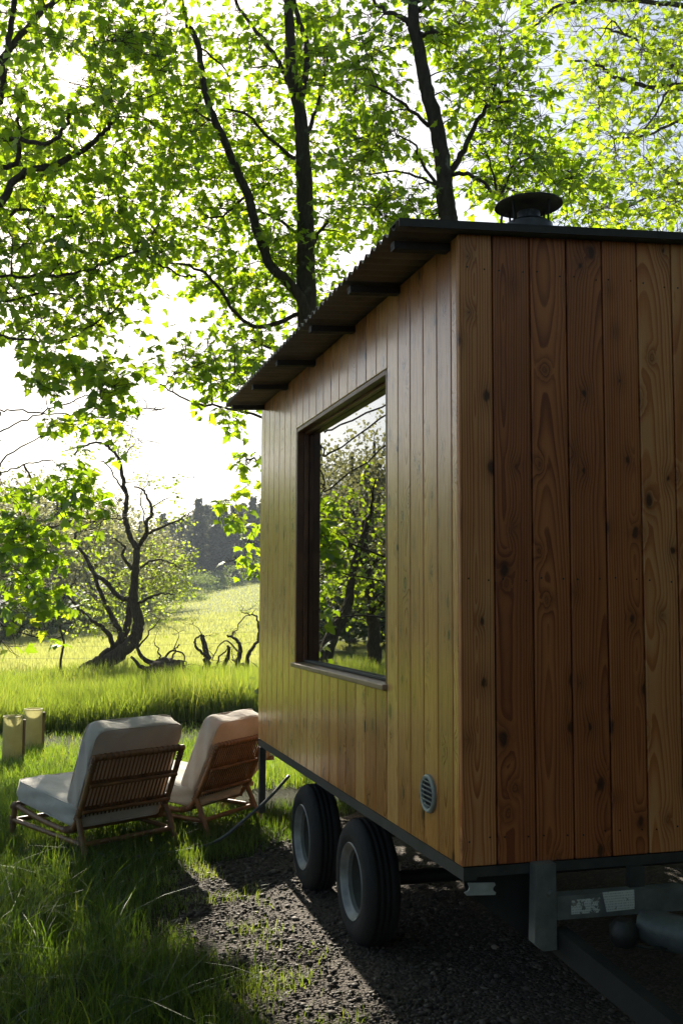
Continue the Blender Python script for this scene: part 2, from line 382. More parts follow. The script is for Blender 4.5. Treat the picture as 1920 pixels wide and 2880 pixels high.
# ------------------------------------------------------------------ terrain
def hgt(x, y):
    x = np.asarray(x, float); y = np.asarray(y, float)
    t = np.clip(y-22, 0, 130); xe = np.clip(x, -9, 40)
    s = t*t/(t+6.0)
    und = .02*np.sin(x*1.7+.4)*np.sin(y*1.3)+.015*np.sin(x*.7-y*.9)
    nearflat = np.clip((y-4.5)/4, 0, 1)*(1-.0)
    far = np.clip((y-160)/200, 0, 1)
    return s*(-.004+.0019*xe)*(1-.6*far) + und*nearflat
def ground_grid(xs, ys):
    X, Y = np.meshgrid(xs, ys); V = np.stack([X, Y, hgt(X, Y)], -1).reshape(-1, 3)
    nx, ny = len(xs), len(ys); I = np.arange(nx*ny).reshape(ny, nx)
    a, b, c, d = I[:-1, :-1].ravel(), I[:-1, 1:].ravel(), I[1:, 1:].ravel(), I[1:, :-1].ravel()
    return V, np.concatenate([np.stack([a, b, c], 1), np.stack([a, c, d], 1)])
xs = np.unique(np.concatenate([np.linspace(-1500, -60, 25), np.linspace(-60, -10, 26), np.linspace(-10, 12, 75), np.linspace(12, 60, 25), np.linspace(60, 1500, 25)]))
ys = np.unique(np.concatenate([np.linspace(-600, -10, 12), np.linspace(-10, 24, 115), np.linspace(24, 160, 70), np.linspace(160, 1800, 30)]))
V, T = ground_grid(xs, ys)
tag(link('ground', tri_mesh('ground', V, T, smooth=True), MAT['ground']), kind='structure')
# gravel track sheet with ragged edge
ex = []
for y in np.linspace(-6, 6.4, 90):
    e = -.62+.10*math.sin(y*2.1)+.07*math.sin(y*5.3+1)+.05*math.sin(y*11.7)+(1.0*max(0, y-2.9))
    ex.append((e, y))
GV = []; GT = []
for i, (e, y) in enumerate(ex):
    GV += [(min(e, 3.0), y, .004), (min(e+1.2, 3.8), y, .012), (4.5, y, .012)]
    if i: b = 3*(i-1); GT += [(b, b+1, b+4), (b, b+4, b+3), (b+1, b+2, b+5), (b+1, b+5, b+4)]
tag(link('gravel_track', tri_mesh('gravel_track', GV, GT), MAT['gravel']), kind='structure')
def gravel_edge(y): return -.62+.10*np.sin(y*2.1)+.07*np.sin(y*5.3+1)+.05*np.sin(y*11.7)+1.0*np.clip(y-2.9, 0, None)
# hill far behind
HV = []; HT = []
azs = np.linspace(-60, 60, 121); prof = [(330, -.02), (420, .22), (520, .52), (620, .8), (700, .96), (760, 1.0), (900, .8), (1100, 0.)]
for a in azs:
    base = np.interp(a, [-60, -30, -18, -8, -2, 2, 8, 16, 30, 60], [60, 88, 96, 90, 79, 60, 36, 28, 34, 40])
    base += 2.2*math.sin(a*.9)+1.3*math.sin(a*2.3+1)
    for r, f in prof:
        HV.append((CAM[0]+r*math.sin(RAD(a)), CAM[1]+r*math.cos(RAD(a)), base*f-3+1.2*math.sin(a*1.9+r*.02)))
m = len(prof)
for i in range(len(azs)-1):
    for j in range(m-1):
        q = i*m+j; HT += [(q, q+m, q+m+1), (q, q+m+1, q+1)]
tag(link('hill', tri_mesh('hill', HV, HT, smooth=True), MAT['hill']), kind='structure')

# ------------------------------------------------------------------ the cabin on its trailer
Z0 = .74; HW = 2.3; LEN = 3.555; WID = 2.16; RS = .0618
cabin = empty('trailer_cabin', (0, 0, 0))
tag(cabin, 'larch clad cabin with a corrugated roof on a twin axle trailer', 'cabin')
def board(parent, u0, u1, z0, z1, mat, side, th=.02, top2=None, ch=.003):
    """one cladding board: origin at its foot; local x across, z along; top2 = top height at far edge for a raked cut"""
    w = u1-u0; h = z1-z0; mb = MB().box(-w/2, w/2, 0, th, 0, h, ch)
    me = mb.mesh('board')
    if top2 is not None:
        for v in me.vertices:
            if v.co.z > h-.01: v.co.z += (top2-z1)*(v.co.x+w/2)/w
    o = link('board', me, mat, parent)
    if side == 'end': o.location = ((u0+u1)/2, 0, z0)
    else: o.location = (0, (u0+u1)/2, z0); o.rotation_euler = (0, 0, -math.pi/2)
    return o
# end wall (faces the camera)
W0 = Z0+.0
end_wall = MB().box(.021, WID, .024, .09, W0+.01, W0+HW-.02).build('end_wall', MAT['dark_gap'], cabin)
def rz(x): return W0+HW+RS*x
seams = [0.0, .1354]; 
while seams[-1] < WID-.05: seams.append(min(seams[-1]+.1543, WID))
GAP = .0095
for a, b in zip(seams[:-1], seams[1:]):
    a2 = a if a == 0 else a+GAP/2
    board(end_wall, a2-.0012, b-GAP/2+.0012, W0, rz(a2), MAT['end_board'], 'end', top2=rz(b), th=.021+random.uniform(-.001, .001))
scr = MB().lathe([(0, -.0012), (.0032, -.0012), (.0036, .0006)], 8, axis='x').mesh('screw'); scr.materials.append(MAT['hub'])
for a, b in zip(seams[:-1], seams[1:]):
    for zz in (.09, 1.02, HW-.12):
        for xx in ((a+.03), (b-.03)):
            o = link('screw', scr, None, end_wall); o.rotation_euler = (0, 0, math.pi/2); o.location = (xx+random.uniform(-.004, .004), -.0008, W0+zz+random.uniform(-.008, .008))
# side wall with the window opening
wy0, wy1, wz0, wz1 = .826, 2.515, W0+.575, W0+1.974
sw = MB()
sw.box(.024, .09, .095, wy0, W0+.01, W0+HW-.02); sw.box(.024, .09, wy1, LEN, W0+.01, W0+HW-.02)
sw.box(.024, .09, wy0, wy1, W0+.01, wz0-.03); sw.box(.024, .09, wy0, wy1, wz1, W0+HW-.02)
side_wall = sw.build('side_wall', MAT['dark_gap'], cabin)
ss = [.0215, .08, .226, .376, .527, .68, .826]+[.826+.15355*k for k in range(1, 12)]+[2.666, 2.82, 2.975, 3.13, 3.28, 3.43, 3.555]
for a, b in zip(ss[:-1], ss[1:]):
    a2, b2 = a+GAP*.42, b-GAP*.42
    if wy0-.01 < (a+b)/2 < wy1+.01:
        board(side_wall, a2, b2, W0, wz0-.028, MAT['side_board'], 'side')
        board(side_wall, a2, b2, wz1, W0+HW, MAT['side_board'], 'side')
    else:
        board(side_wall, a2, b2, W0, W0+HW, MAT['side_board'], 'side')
MB().box(WID-.02, WID+.02, .021, LEN, W0, W0+HW+.12).build('side_wall', MAT['side_board'], cabin)
MB().box(.021, WID-.02, LEN-.03, LEN+.0, W0, W0+HW-.01).build('far_wall', MAT['side_board'], cabin)
MB().box(.092, WID-.02, .092, LEN-.032, W0+.02, W0+.05).build('floor_deck', MAT['room'], cabin)
MB().box(.092, WID-.02, .092, LEN-.032, W0+HW-.06, W0+HW-.03).build('ceiling_lining', MAT['room'], cabin)
# window
PX = .073
window = MB().box(PX+.007, PX+.019, wy0-.05, wy0-.001, wz0-.05, wz1+.05).build('window', MAT['dark_frame'], cabin)
MB().box(PX+.007, PX+.019, wy1+.001, wy1+.05, wz0-.05, wz1+.05).build('casing', MAT['dark_frame'], window)
def wood_piece(name, parent, x0, x1, y0, y1, z0, z1, mat, long_axis, ch=.002):
    """piece whose grain runs along its long axis"""
    d = (x1-x0, y1-y0, z1-z0); c = ((x0+x1)/2, (y0+y1)/2, (z0+z1)/2)
    if long_axis == 'z': dims = (d[1], d[0], d[2]); rot = Matrix.Rotation(-math.pi/2, 4, 'Z')
    elif long_axis == 'y': dims = (d[0], d[2], d[1]); rot = Matrix.Rotation(math.pi/2, 4, 'X')
    else: dims = (d[1], d[2], d[0]); rot = Matrix.Rotation(math.pi/2, 4, 'Y')@Matrix.Rotation(math.pi/2, 4, 'Z')
    if long_axis == 'x': dims = (d[2], d[1], d[0]); rot = Matrix.Rotation(math.pi/2, 4, 'Y')
    o = MB().box(-dims[0]/2, dims[0]/2, -dims[1]/2, dims[1]/2, -dims[2]/2, dims[2]/2, ch).build(name, mat, parent)
    o.matrix_local = Matrix.Translation(c)@rot; return o
wood_piece('jamb', window, .001, .044, wy1-.024, wy1-.003, wz0-.0, wz1-.003, MAT['brown_wood'], 'z')
wood_piece('jamb', window, .001, .044, wy0+.003, wy0+.024, wz0-.0, wz1-.003, MAT['brown_wood'], 'z')
wood_piece('head', window, .001, .044, wy0+.0245, wy1-.0245, wz1-.026, wz1-.003, MAT['brown_wood'], 'y')
wood_piece('sash', window, .046, .071, wy1-.032, wy1-.001, wz0+.002, wz1-.004, MAT['brown_wood'], 'z')
wood_piece('sash', window, .046, .071, wy0+.001, wy0+.032, wz0+.002, wz1-.004, MAT['brown_wood'], 'z')
wood_piece('sash', window, .046, .071, wy0+.033, wy1-.033, wz1-.040, wz1-.004, MAT['brown_wood'], 'y')
MB().box(.050, .0715, wy0+.033, wy1-.033, wz0+.001, wz0+.016, .003).build('sash', MAT['dull_steel'], window)
wood_piece('sill', window, -.022, .071, wy0-.004, wy1+.012, wz0-.026, wz0-.001, MAT['sill_wood'], 'y', .004)
MB().box(PX, PX+.006, wy0+.001, wy1-.001, wz0+.001, wz1-.001).build('pane', MAT['pane'], window)
# roof: corrugated sheet, ridges across the cabin
x0, x1, y0, y1 = -.25, WID+.18, -.045, LEN+.05
ny = 560; yy = np.linspace(y0, y1, ny); wavez = .0125*np.sin((yy-y0)/.0762*2*np.pi)
RV = []; RT_ = []
for layer, dz in ((0, 0.0), (1, .0022)):
    for xx in (x0, 0.0, 1.2, x1):
        RV += [(xx, y, W0+HW+.016+RS*xx+w+dz) for y, w in zip(yy, wavez)]
RF = []
for L in (0, 1):
    for r in range(3):
        for i in range(ny-1):
            a = L*4*ny+r*ny+i; RF.append((a, a+1, a+ny+1, a+ny))
for i in range(ny-1):
    a = i; b = 4*ny+i; RF.append((a, b, b+1, a+1)); a += 3*ny; b += 3*ny; RF.append((a, a+1, b+1, b))
roof = MB().add(RV, RF).build('roof', MAT['roof'], cabin, smooth=True, auto=40)
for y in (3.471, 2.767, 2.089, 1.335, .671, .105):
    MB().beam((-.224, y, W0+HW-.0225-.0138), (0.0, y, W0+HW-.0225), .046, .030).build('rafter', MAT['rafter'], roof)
fl = MB()
fl.add([(-.252, -.052, W0+HW+.026+RS*-.252), (x1, -.052, W0+HW+.026+RS*x1), (x1, -.052, W0+HW-.004+RS*x1+.004), (-.252, -.052, W0+HW+.000+RS*-.252),
        (-.252, -.046, W0+HW+.026+RS*-.252), (x1, -.046, W0+HW+.026+RS*x1), (x1, -.046, W0+HW-.004+RS*x1+.004), (-.252, -.046, W0+HW+.000+RS*-.252)],
       [(0, 1, 2, 3), (7, 6, 5, 4), (0, 4, 5, 1), (3, 2, 6, 7), (0, 3, 7, 4), (1, 5, 6, 2)])
fl.add([(-.252, -.052, W0+HW+.0305+RS*-.252), (x1, -.052, W0+HW+.0305+RS*x1), (x1, .06, W0+HW+.0305+RS*x1), (-.252, .06, W0+HW+.0305+RS*-.252),
        (-.252, -.052, W0+HW+.0265+RS*-.252), (x1, -.052, W0+HW+.0265+RS*x1), (x1, .06, W0+HW+.0265+RS*x1), (-.252, .06, W0+HW+.0265+RS*-.252)],
       [(0, 1, 2, 3), (7, 6, 5, 4), (0, 4, 5, 1), (3, 2, 6, 7), (0, 3, 7, 4), (1, 5, 6, 2)])
fl.build('flashing', MAT['flash'], roof)
# flue
fc = (.895, 1.2); fz = W0+HW+.05
flue = MB().lathe([(.0, fz-.02), (.16, fz-.02), (.15, fz+.01), (.122, fz+.03), (.122, fz+.50), (.122, fz+.51), (.10, fz+.527), (.06, fz+.533), (.058, fz+.58), (0, fz+.58)], 40, (fc[0], fc[1], 0)).build('flue', MAT['flue_metal'], cabin, smooth=True, auto=30)
cp = MB().lathe([(0, .006), (.06, .022), (.168, .004), (.174, -.002), (.174, -.007), (.165, -.004), (.06, .012), (0, .0)], 44).build('flue_cap', MAT['flue'], flue, smooth=True, auto=40)
cp.location = (fc[0], fc[1], W0+2.97); cp.rotation_euler = (0, RAD(-2.2), 0)
for a in (0.4, 2.0, 3.6, 5.2):
    MB().tube([(fc[0]+.118*math.cos(a), fc[1]+.118*math.sin(a), fz+.5), (fc[0]+.125*math.cos(a), fc[1]+.125*math.sin(a), W0+2.965)], .006, 6).build('cap_strut', MAT['flue'], flue)
# vent on the side wall
vent = MB().lathe([(.0725, 0.0), (.0725, -.010), (.066, -.016), (.057, -.013), (.056, -.002)], 40, axis='x', close=False).build('vent', MAT['vent'], cabin, smooth=True, auto=35, loc=(-.001, .315, W0+.2))
MB().lathe([(0, -.0015), (.058, -.0015)], 32, axis='x', close=False).build('vent_back', MAT['dark_gap'], vent, loc=(0, 0, 0))
for i in range(6):
    z = -.044+i*.0176; hw = math.sqrt(max(0, .0565**2-z*z))
    MB().beam((-.010, -hw, z), (-.010, hw, z), .0018, .0145, up=(-.8, 0, .75)).build('louvre', MAT['vent'], vent)
# chassis
CZ = W0-.003
ch = MB()
ch.box(.004, .055, .0, LEN-.004, CZ-.045, CZ); ch.box(WID-.055, WID-.004, .0, LEN-.004, CZ-.045, CZ)
ch.box(.056, WID-.056, .004, .05, CZ-.036, CZ-.001)
for y in (.9, 1.8, 2.7, 3.5): ch.box(.056, WID-.056, y-.03, y+.03, CZ-.06, CZ-.002)
for x in (.28, WID-.32): ch.box(x, x+.06, .06, LEN-.05, CZ-.19, CZ-.062)
chassis = ch.build('chassis', MAT['dull_steel'], cabin)
def pl(name, pts, th, mat, parent, y):        # plate outlined in the plane facing the camera end
    P = [on_y(px, py, y) for px, py in pts]; n = len(P)
    V = [(p[0], y, p[2]) for p in P]+[(p[0], y+th, p[2]) for p in P]
    F = [tuple(range(n)), tuple(range(2*n-1, n-1, -1))]+[(i, i+n, (i+1) % n+n, (i+1) % n) for i in range(n)]
    return MB().add(V, F).build(name, mat, parent)
pl('corner_gusset', [(1302, 2466), (1508, 2452), (1508, 2652), (1500, 2650), (1310, 2512)], .008, MAT['dark_steel'], chassis, .045)
post = pl('drawbar_post', [(1507, 2433), (1562, 2428), (1566, 2672), (1527, 2676), (1503, 2655)], .05, MAT['steel'], chassis, -.055)
b_ = on_y(1546, 2512, -.056); MB().lathe([(0, -.014), (.009, -.014), (.012, -.006), (.012, 0)], 6, axis='x').build('bolt', MAT['steel'], post).matrix_local = Matrix.Translation((b_[0], -.056, b_[2]))@Matrix.Rotation(math.pi/2, 4, 'Z')
idp = pl('name_plate', [(1315, 2484), (1390, 2483), (1393, 2489), (1386, 2497), (1386, 2504), (1394, 2510), (1392, 2517), (1312, 2519), (1305, 2511), (1317, 2505), (1320, 2496)], .006, MAT['plate'], chassis, -.008)
pl('cross_rail', [(1567, 2522), (1930, 2494), (1930, 2560), (1567, 2588)], .06, MAT['steel'], chassis, -.06)
pl('upright', [(1770, 2440), (1812, 2437), (1812, 2498), (1770, 2502)], .03, MAT['dull_steel'], chassis, -.02)
pl('label_sticker', [(1605, 2532), (1686, 2524), (1688, 2566), (1606, 2572)], .0015, MAT['sticker_torn'], chassis, -.0625)
pl('label_sticker', [(1693, 2510), (1782, 2502), (1783, 2556), (1705, 2565)], .0015, MAT['sticker'], chassis, -.0625)
for s in (0, 1):
    a = on_y(1570, 2640, -.02); b = on_y(1990, 2850, -.8)
    if s == 0: MB().beam((a[0], -.02, a[2]), (b[0]+.1, -.85, .28), .05, .09).build('drawbar', MAT['dark_steel'], chassis)
    else: MB().beam((WID-a[0], -.02, a[2]), (b[0]+.16, -.85, .28), .05, .09).build('drawbar', MAT['dark_steel'], chassis)
h0 = on_y(1800, 2600, -.22); h1 = on_y(1990, 2650, -.4)
hitch = MB().tube([h0, h0*.7+h1*.3, h0*.3+h1*.7, h1], [.052, .062, .062, .058], 16).build('overrun_housing', MAT['hitch'], chassis, smooth=True, auto=40)
k0 = on_y(1752, 2625, -.24)
MB().lathe([(0, -.04), (.035, -.04), (.048, -.02), (.048, .02), (.03, .045), (0, .045)], 18, (k0[0], -.24, k0[2])).build('winding_knob', MAT['blackplastic'], hitch, smooth=True, auto=40)
MB().tube([on_y(1760, 2655, -.25), on_y(1830, 2668, -.3), on_y(1930, 2664, -.36)], .006, 6).build('brake_cable', MAT['blackplastic'], hitch)
# corner steadies and under-floor hangers
for px, py0, py1, y in ((738, 2108, 2232, 3.50),):
    a = on_y(px, py0, y); MB().box(a[0]-.02, a[0]+.02, y-.02, y+.02, .25, CZ-.05).build('corner_steady', MAT['dull_steel'], chassis)
for y in (.75, 2.02, 3.1):
    MB().box(.42, .46, y-.02, y+.02, CZ-.26, CZ-.061).build('hanger_bracket', MAT['dull_steel'], chassis)
# wheels
def wheel(y):
    e = empty('wheel', (.05, y, .30)); e.parent = cabin
    prof = [(.178, .012), (.19, .0), (.225, -.006), (.262, .0), (.285, .018), (.297, .035), (.300, .05), (.293, .053), (.293, .058), (.300, .061), (.301, .078), (.293, .081), (.293, .086), (.301, .089), (.300, .106), (.293, .109), (.293, .114), (.300, .117), (.297, .145), (.285, .16), (.24, .175), (.178, .165)]
    ty = MB().lathe([(r, h) for r, h in prof], 56, axis='x', close=False).build('tyre', MAT['tyre'], e, smooth=True)
    rp = [(.178, .014), (.186, .002), (.182, -.003), (.172, .004), (.166, .018), (.150, .03), (.147, .05)]
    MB().lathe(rp, 48, axis='x', close=False).build('rim', MAT['rim'], e, smooth=True, auto=40)
    MB().lathe([(.147, .0505), (.143, .085), (.132, .102)], 40, axis='x', close=False).build('rim_barrel', MAT['dull_steel'], e, smooth=True)  # split from the silver lip, darker colour stands in for shade inside the rim
    MB().lathe([(.1325, .1015), (.118, .094), (.088, .096), (.06, .088), (.0, .088)], 40, axis='x', close=False).build('wheel_disc', MAT['hub'], e, smooth=True, auto=40)  # disc colour darkened too, for the shade deep in the rim
    MB().lathe([(0, .062), (.026, .062), (.032, .07), (.034, .098)], 20, axis='x').build('hub_cap', MAT['hub'], e, smooth=True, auto=40)
    for k in range(4):
        a = RAD(35+90*k); c = (.092, .088*math.cos(a), .072*math.sin(a))
        MB().lathe([(0, -.008), (.010, -.008), (.011, .012)], 6, c, 'x').build('wheel_nut', MAT['hub'], e)
        t = MB(); t.lathe([(.0125, -.001), (.018, -.001), (.018, .004), (.0125, .004)], 12, c, 'x', False)
        t.beam((c[0]+.001, c[1], c[2]+.014), (c[0]+.001, c[1]+.012, c[2]+.05), .005, .012, up=(1, 0, 0)); t.build('nut_marker', MAT['nut'], e)
    return e
wheel(1.52); wheel(2.51)
for y in (1.52, 2.51): MB().tube([(.12, y, .30), (WID-.12, y, .30)], .035, 10).build('axle', MAT['dark_steel'], cabin)

# timber steps at the far door
st = empty('timber_steps', (.32, 4.95, 0))
tag(st, 'weathered timber steps leaning at the far end of the cabin', 'steps')
for y in (-.02, .62):
    MB().beam((-.34, y, .03), (.22, y, .70), .04, .12, up=(0, 0, 1)).build('stringer', MAT['step_wood'], st)
for i in range(3):
    MB().box(-.30+.17*i, -.06+.17*i, .002, .598, .17+.2*i, .205+.2*i, .003).build('tread', MAT['step_wood'], st)

# ------------------------------------------------------------------ lounge chairs
def rounded_cushion(w, d, h, puff, name, parent, loc, rx):
    nx, ny_ = 22, 22; bm = bmesh.new()
    bmesh.ops.create_cube(bm, size=1.0)
    bmesh.ops.subdivide_edges(bm, edges=bm.edges[:], cuts=11, use_grid_fill=True)
    for v in bm.verts:
        p = v.co*2; x, y, z = p
        # superellipse rounding of edges
        e = 11.0; nrm = (abs(x)**e+abs(y)**e+abs(z)**e)**(1/e); x, y, z = x/nrm, y/nrm, z/nrm
        bul = (1-abs(x)**2.5)*(1-abs(y)**2.5)
        wr = .006*math.sin(x*5+y*3.1+z)+.004*math.sin(x*11-y*7)
        v.co = (x*w/2+.006*math.sin(y*6+z*4), y*d/2+.006*math.sin(x*5.2), z*(h/2+puff*bul)+wr*(1 if z > 0 else .3))
    me = bpy.data.meshes.new(name); bm.to_mesh(me); bm.free()
    o = link(name, me, MAT['cushion'], parent, loc, True); o.rotation_euler = (rx, 0, 0)
    pip = MB(); P = []
    for k in range(80):
        a = 2*math.pi*k/80; c, s_ = math.cos(a), math.sin(a); e = 11.0; n_ = (abs(c)**e+abs(s_)**e)**(1/e)
        P.append((c/n_*w/2*.985, s_/n_*d/2*.985))
    for zz in (h/2*.86, -h/2*.86):
        pts = [(a, b, zz) for a, b in P]; pts.append(pts[0]); pip.tube(pts, .0042, 6, False)
    pip.build('piping', MAT['cushion'], o, smooth=True); return o
def make_chair(loc, rz_, label, sc=1.03):
    e = empty('lounge_chair', loc, rz_); tag(e, label, 'chair', 'rattan lounge chairs on the lawn')
    W = .335
    for s in (-1, 1):
        x = s*W
        side = catmull([(x, -.065, .655), (x, .0, .50), (x, .075, .33), (x, .135, .225), (x, .22, .165), (x, .42, .172), (x, .66, .20), (x, .91, .238)], 5)
        MB().tube(side, .019, 10).build('side_pole', MAT['rattan'], e, smooth=True, auto=50)
        MB().tube(catmull([(x, .115, .27), (x*1.02, .06, .16), (x*1.04, -.015, .0)], 4), .019, 10).build('leg', MAT['rattan'], e, smooth=True, auto=50)
        MB().tube([(x, .90, .24), (x*1.01, .92, .0)], .020, 10).build('leg', MAT['rattan'], e, smooth=True, auto=50)
        MB().tube([(x*1.01, .91, .135), (x*1.02, .05, .105)], .0165, 10).build('stretcher', MAT['rattan'], e, smooth=True, auto=50)
        for p, q in (((x, .125, .25), (x, .085, .32)), ((x*1.02, .065, .15), (x*1.025, .045, .11)), ((x, .86, .235), (x, .92, .22)), ((x, -.03, .57), (x, -.06, .645)), ((x*1.01, .91, .155), (x*1.01, .915, .115)), ((x, .16, .185), (x, .25, .166))):
            p, q = Vector(p), Vector(q); b = MB(); n = 5
            for i in range(n):
                c = p.lerp(q, i/(n-1)); dd = (q-p).normalized()*.0065
                b.tube([c-dd, c, c+dd], [.0205, .0245, .0205], 10)
            b.build('binding', MAT['binding'], e, smooth=True)
    W2 = W*1.04
    MB().tube([(-W2, -.062, .648), (0, -.068, .652), (W2, -.062, .648)], .021, 10).build('top_rail', MAT['rattan'], e, smooth=True, auto=50)
    b = MB()
    for i in range(15):
        xx = -W+.03+i*(2*W-.06)/14; b.tube([(xx-.009, -.064, .650), (xx, -.065, .650), (xx+.009, -.064, .650)], [.022, .0245, .022], 10)
    b.build('rail_binding', MAT['binding'], e, smooth=True)
    for y, z in ((.010, .475), (.085, .305)):
        for dy in (-.021, .021): MB().tube([(-W, y+dy*.95, z+dy*.35), (W, y+dy*.95, z+dy*.35)], .0125, 8).build('back_rail', MAT['rattan'], e, smooth=True, auto=50)
    for i in range(21):
        xx = -W+.045+i*(2*W-.09)/20
        MB().tube(catmull([(xx, -.060, .645), (xx, -.022, .55), (xx, .010, .475), (xx, .05, .385), (xx, .10, .265)], 2), .0062, 6).build('slat', MAT['rattan'], e, smooth=True)
    for y, z, r in ((.20, .175, .018), (.89, .238, .019), (.045, .105, .0165), (.912, .13, .0165)):
        MB().tube([(-W, y, z), (W, y, z)], r, 10).build('cross_pole', MAT['rattan'], e, smooth=True, auto=50)
    for i in range(8):
        xx = -W+.07+i*(2*W-.14)/7; MB().tube([(xx, .20, .182), (xx, .89, .243)], .009, 6).build('seat_slat', MAT['rattan'], e, smooth=True)
    rounded_cushion(.68, .80, .145, .012, 'seat_cushion', e, (0, .52, .298), RAD(6.0))
    rounded_cushion(.68, .60, .145, .012, 'back_cushion', e, (0, .095, .565), RAD(113))
    e.scale = (sc, sc, sc); return e
make_chair((-.823, 3.625, 0), RAD(30.0), 'rattan lounge chair with pale cushions in shade, farther from the cabin')
make_chair((-.03, 4.25, 0), RAD(46.0), 'rattan lounge chair with sunlit pale cushions, beside the cabin wall', .98)

# ------------------------------------------------------------------ hose, tree guards, fence
hp = [on_z(-60, 2472), on_z(60, 2456), on_z(180, 2430), on_z(262, 2415), on_z(350, 2425), on_z(470, 2412)]
hp = [(p[0], p[1], .03) for p in hp]+[tuple(on_z(545, 2400)[:2])+(.03,)]
hp += [tuple(on_y(620, 2360, 3.35)), tuple(on_y(700, 2295, 3.3)), tuple(on_y(758, 2243, 3.25)), (.16, 3.3, .52)]
o = MB().tube(catmull(hp, 8), .0105, 8).build('hose', MAT['hose'], None, smooth=True)
tag(o, 'thin grey hose looping from under the cabin across the lawn', 'hose')
def guard(px, py, r, h, label):
    g = on_z(px, py); e = empty('tree_guard', (g[0], g[1], 0)); tag(e, label, 'tree guard', 'plastic tree guards in the grass')
    MB().lathe([(r, 0), (r*1.02, h*.5), (r, h), (r-.004, h), (r*1.02-.004, h*.5), (r-.004, 0)], 28, close=False).build('sleeve', MAT['guard'], e, smooth=True, auto=40)
    MB().lathe([(r*1.005, h-.012), (r*1.05, h-.004), (r*1.05, h+.004), (r, h+.006), (r-.005, h)], 28, close=False).build('rim', MAT['guard'], e, smooth=True)
    MB().box(r+.002, r+.03, -.012, .012, 0, h*.92).build('stake', MAT['step_wood'], e)
    return e
guard(34, 2140, .098, .46, 'pale plastic tree guard with bright rim, nearer of the two')
guard(92, 2105, .098, .44, 'plastic tree guard holding dead leaves, behind the other guard')

def fence_y(x): return 22.3+.02*x
fe = empty('wire_fence', (0, 22.3, 0)); tag(fe, 'sagging barbed wire fence along the field edge', 'fence')
pxs = [-14.5, -11.2, -8.0, -5.3, 6.4, 9.6]
for x in pxs:
    z = float(hgt(x, fence_y(x))); lean = random.uniform(-.05, .05)
    MB().tube([(x, .02*x, z-.1), (x+lean, .02*x, z+1.02), (x+lean, .02*x, z+1.08)], [.045, .042, .02], 7).build('post', MAT['post'], fe, smooth=False)
for hh in (.38, .68, .95):
    w = MB()
    for a, b in zip(pxs[:-1], pxs[1:]):
        P = []
        for t in np.linspace(0, 1, 9):
            x = a+(b-a)*t; P.append((x, .02*x+.05, float(hgt(x, fence_y(x)))+hh-.10*4*t*(1-t)*(1 if b-a > 5 else .4)))
        w.tube(P, .0035, 4, False)
        for t in np.linspace(.02, .98, 24):
            x = a+(b-a)*t; z = float(hgt(x, fence_y(x)))+hh-.10*4*t*(1-t)*(1 if b-a > 5 else .4)
            w.tube([(x-.012, .02*x+.05, z-.016), (x+.012, .02*x+.05, z+.016)], .0025, 3, False)
    w.build('barbed_wire', MAT['wire'], fe)

# ------------------------------------------------------------------ trees
LEAF = np.array([(0, 0, 0), (.14, .03, .0), (.46, -.02, -.05), (.36, .16, -.01), (.60, .42, -.10), (.30, .42, 0), (.26, .62, -.02), (0, 1.0, -.14), (-.26, .62, -.02), (-.30, .42, 0), (-.60, .42, -.10), (-.36, .16, -.01), (-.46, -.02, -.05), (-.14, .03, .0), (0, .38, .04)])
LEAF_T = np.array([(14, i, i+1) for i in range(0, 13)]+[(14, 13, 0)])
LEAF_S = np.array([(0, 0, 0), (.42, .18, -.04), (.34, .62, -.04), (0, 1, -.1), (-.34, .62, -.04), (-.42, .18, -.04), (0, .45, .05)])
LEAF_ST = np.array([(6, i, i+1) for i in range(0, 5)]+[(6, 5, 0)])
QUADL = np.array([(0, 0, 0), (.4, .5, .06), (0, 1, 0), (-.4, .5, .06)]); QUADT = np.array([(0, 1, 2), (0, 2, 3)])
def leaf_mesh(name, pos, axis, nrm, size, tint, tpl=LEAF, tri=LEAF_T):
    a = axis/np.linalg.norm(axis, axis=1, keepdims=True)
    n = nrm-(nrm*a).sum(1, keepdims=True)*a; n /= np.linalg.norm(n, axis=1, keepdims=True)+1e-9
    x = np.cross(a, n); k = len(tpl)
    curl = rng.uniform(-.6, 1.6, len(pos))
    V = pos[:, None]+size[:, None, None]*(tpl[None, :, 0, None]*x[:, None]+tpl[None, :, 1, None]*a[:, None]+(tpl[None, :, 2, None]*curl[:, None, None])*n[:, None])
    T = tri[None]+(np.arange(len(pos))*k)[:, None, None]
    return tri_mesh(name, V.reshape(-1, 3), T.reshape(-1, 3), np.repeat(tint, k))
def unit(v): return v/(np.linalg.norm(v, axis=-1, keepdims=True)+1e-9)

LIT_POLY = None
def lit_chance(P):
    """chance that a leaf stays, by where its shadow lands: real gaps in the canopy over the sunny spots"""
    t = (P[:, 2])/SUN[2]; X = P[:, 0]-SUN[0]*t; Y = P[:, 1]-SUN[1]*t
    keep = np.full(len(P), .36)
    lawn = (Y < 3.6) & (Y > -3) & (X <= -.45) & (X > -4.5); keep[lawn] = np.where(P[lawn][:, 2] > 6.0, .46, .34)
    nz = np.sin(X*2.3+1.1*np.sin(Y*.8))*np.sin(Y*1.15+X*.5)
    mead = (Y >= 3.8) & (Y < 30) & (X > -4) & (X < 4)
    keep[mead & (nz > -.35)] = .08; keep[mead & (Y > 8.0) & (Y < 9.6)] = .95
    grav = (X > -.62-.10*(Y-1.5)+.12*np.sin(Y*6)) & (X < .12) & (Y > .45) & (Y < 5)
    keep[grav] = .0
    tc = (P[:, 2]-CAM[2])/SUN[2]; keep[np.hypot(P[:, 0]-SUN[0]*tc-CAM[0], (P[:, 1]-SUN[1]*tc-CAM[1])*SUN[2]) < .24] = 0.0
    return keep
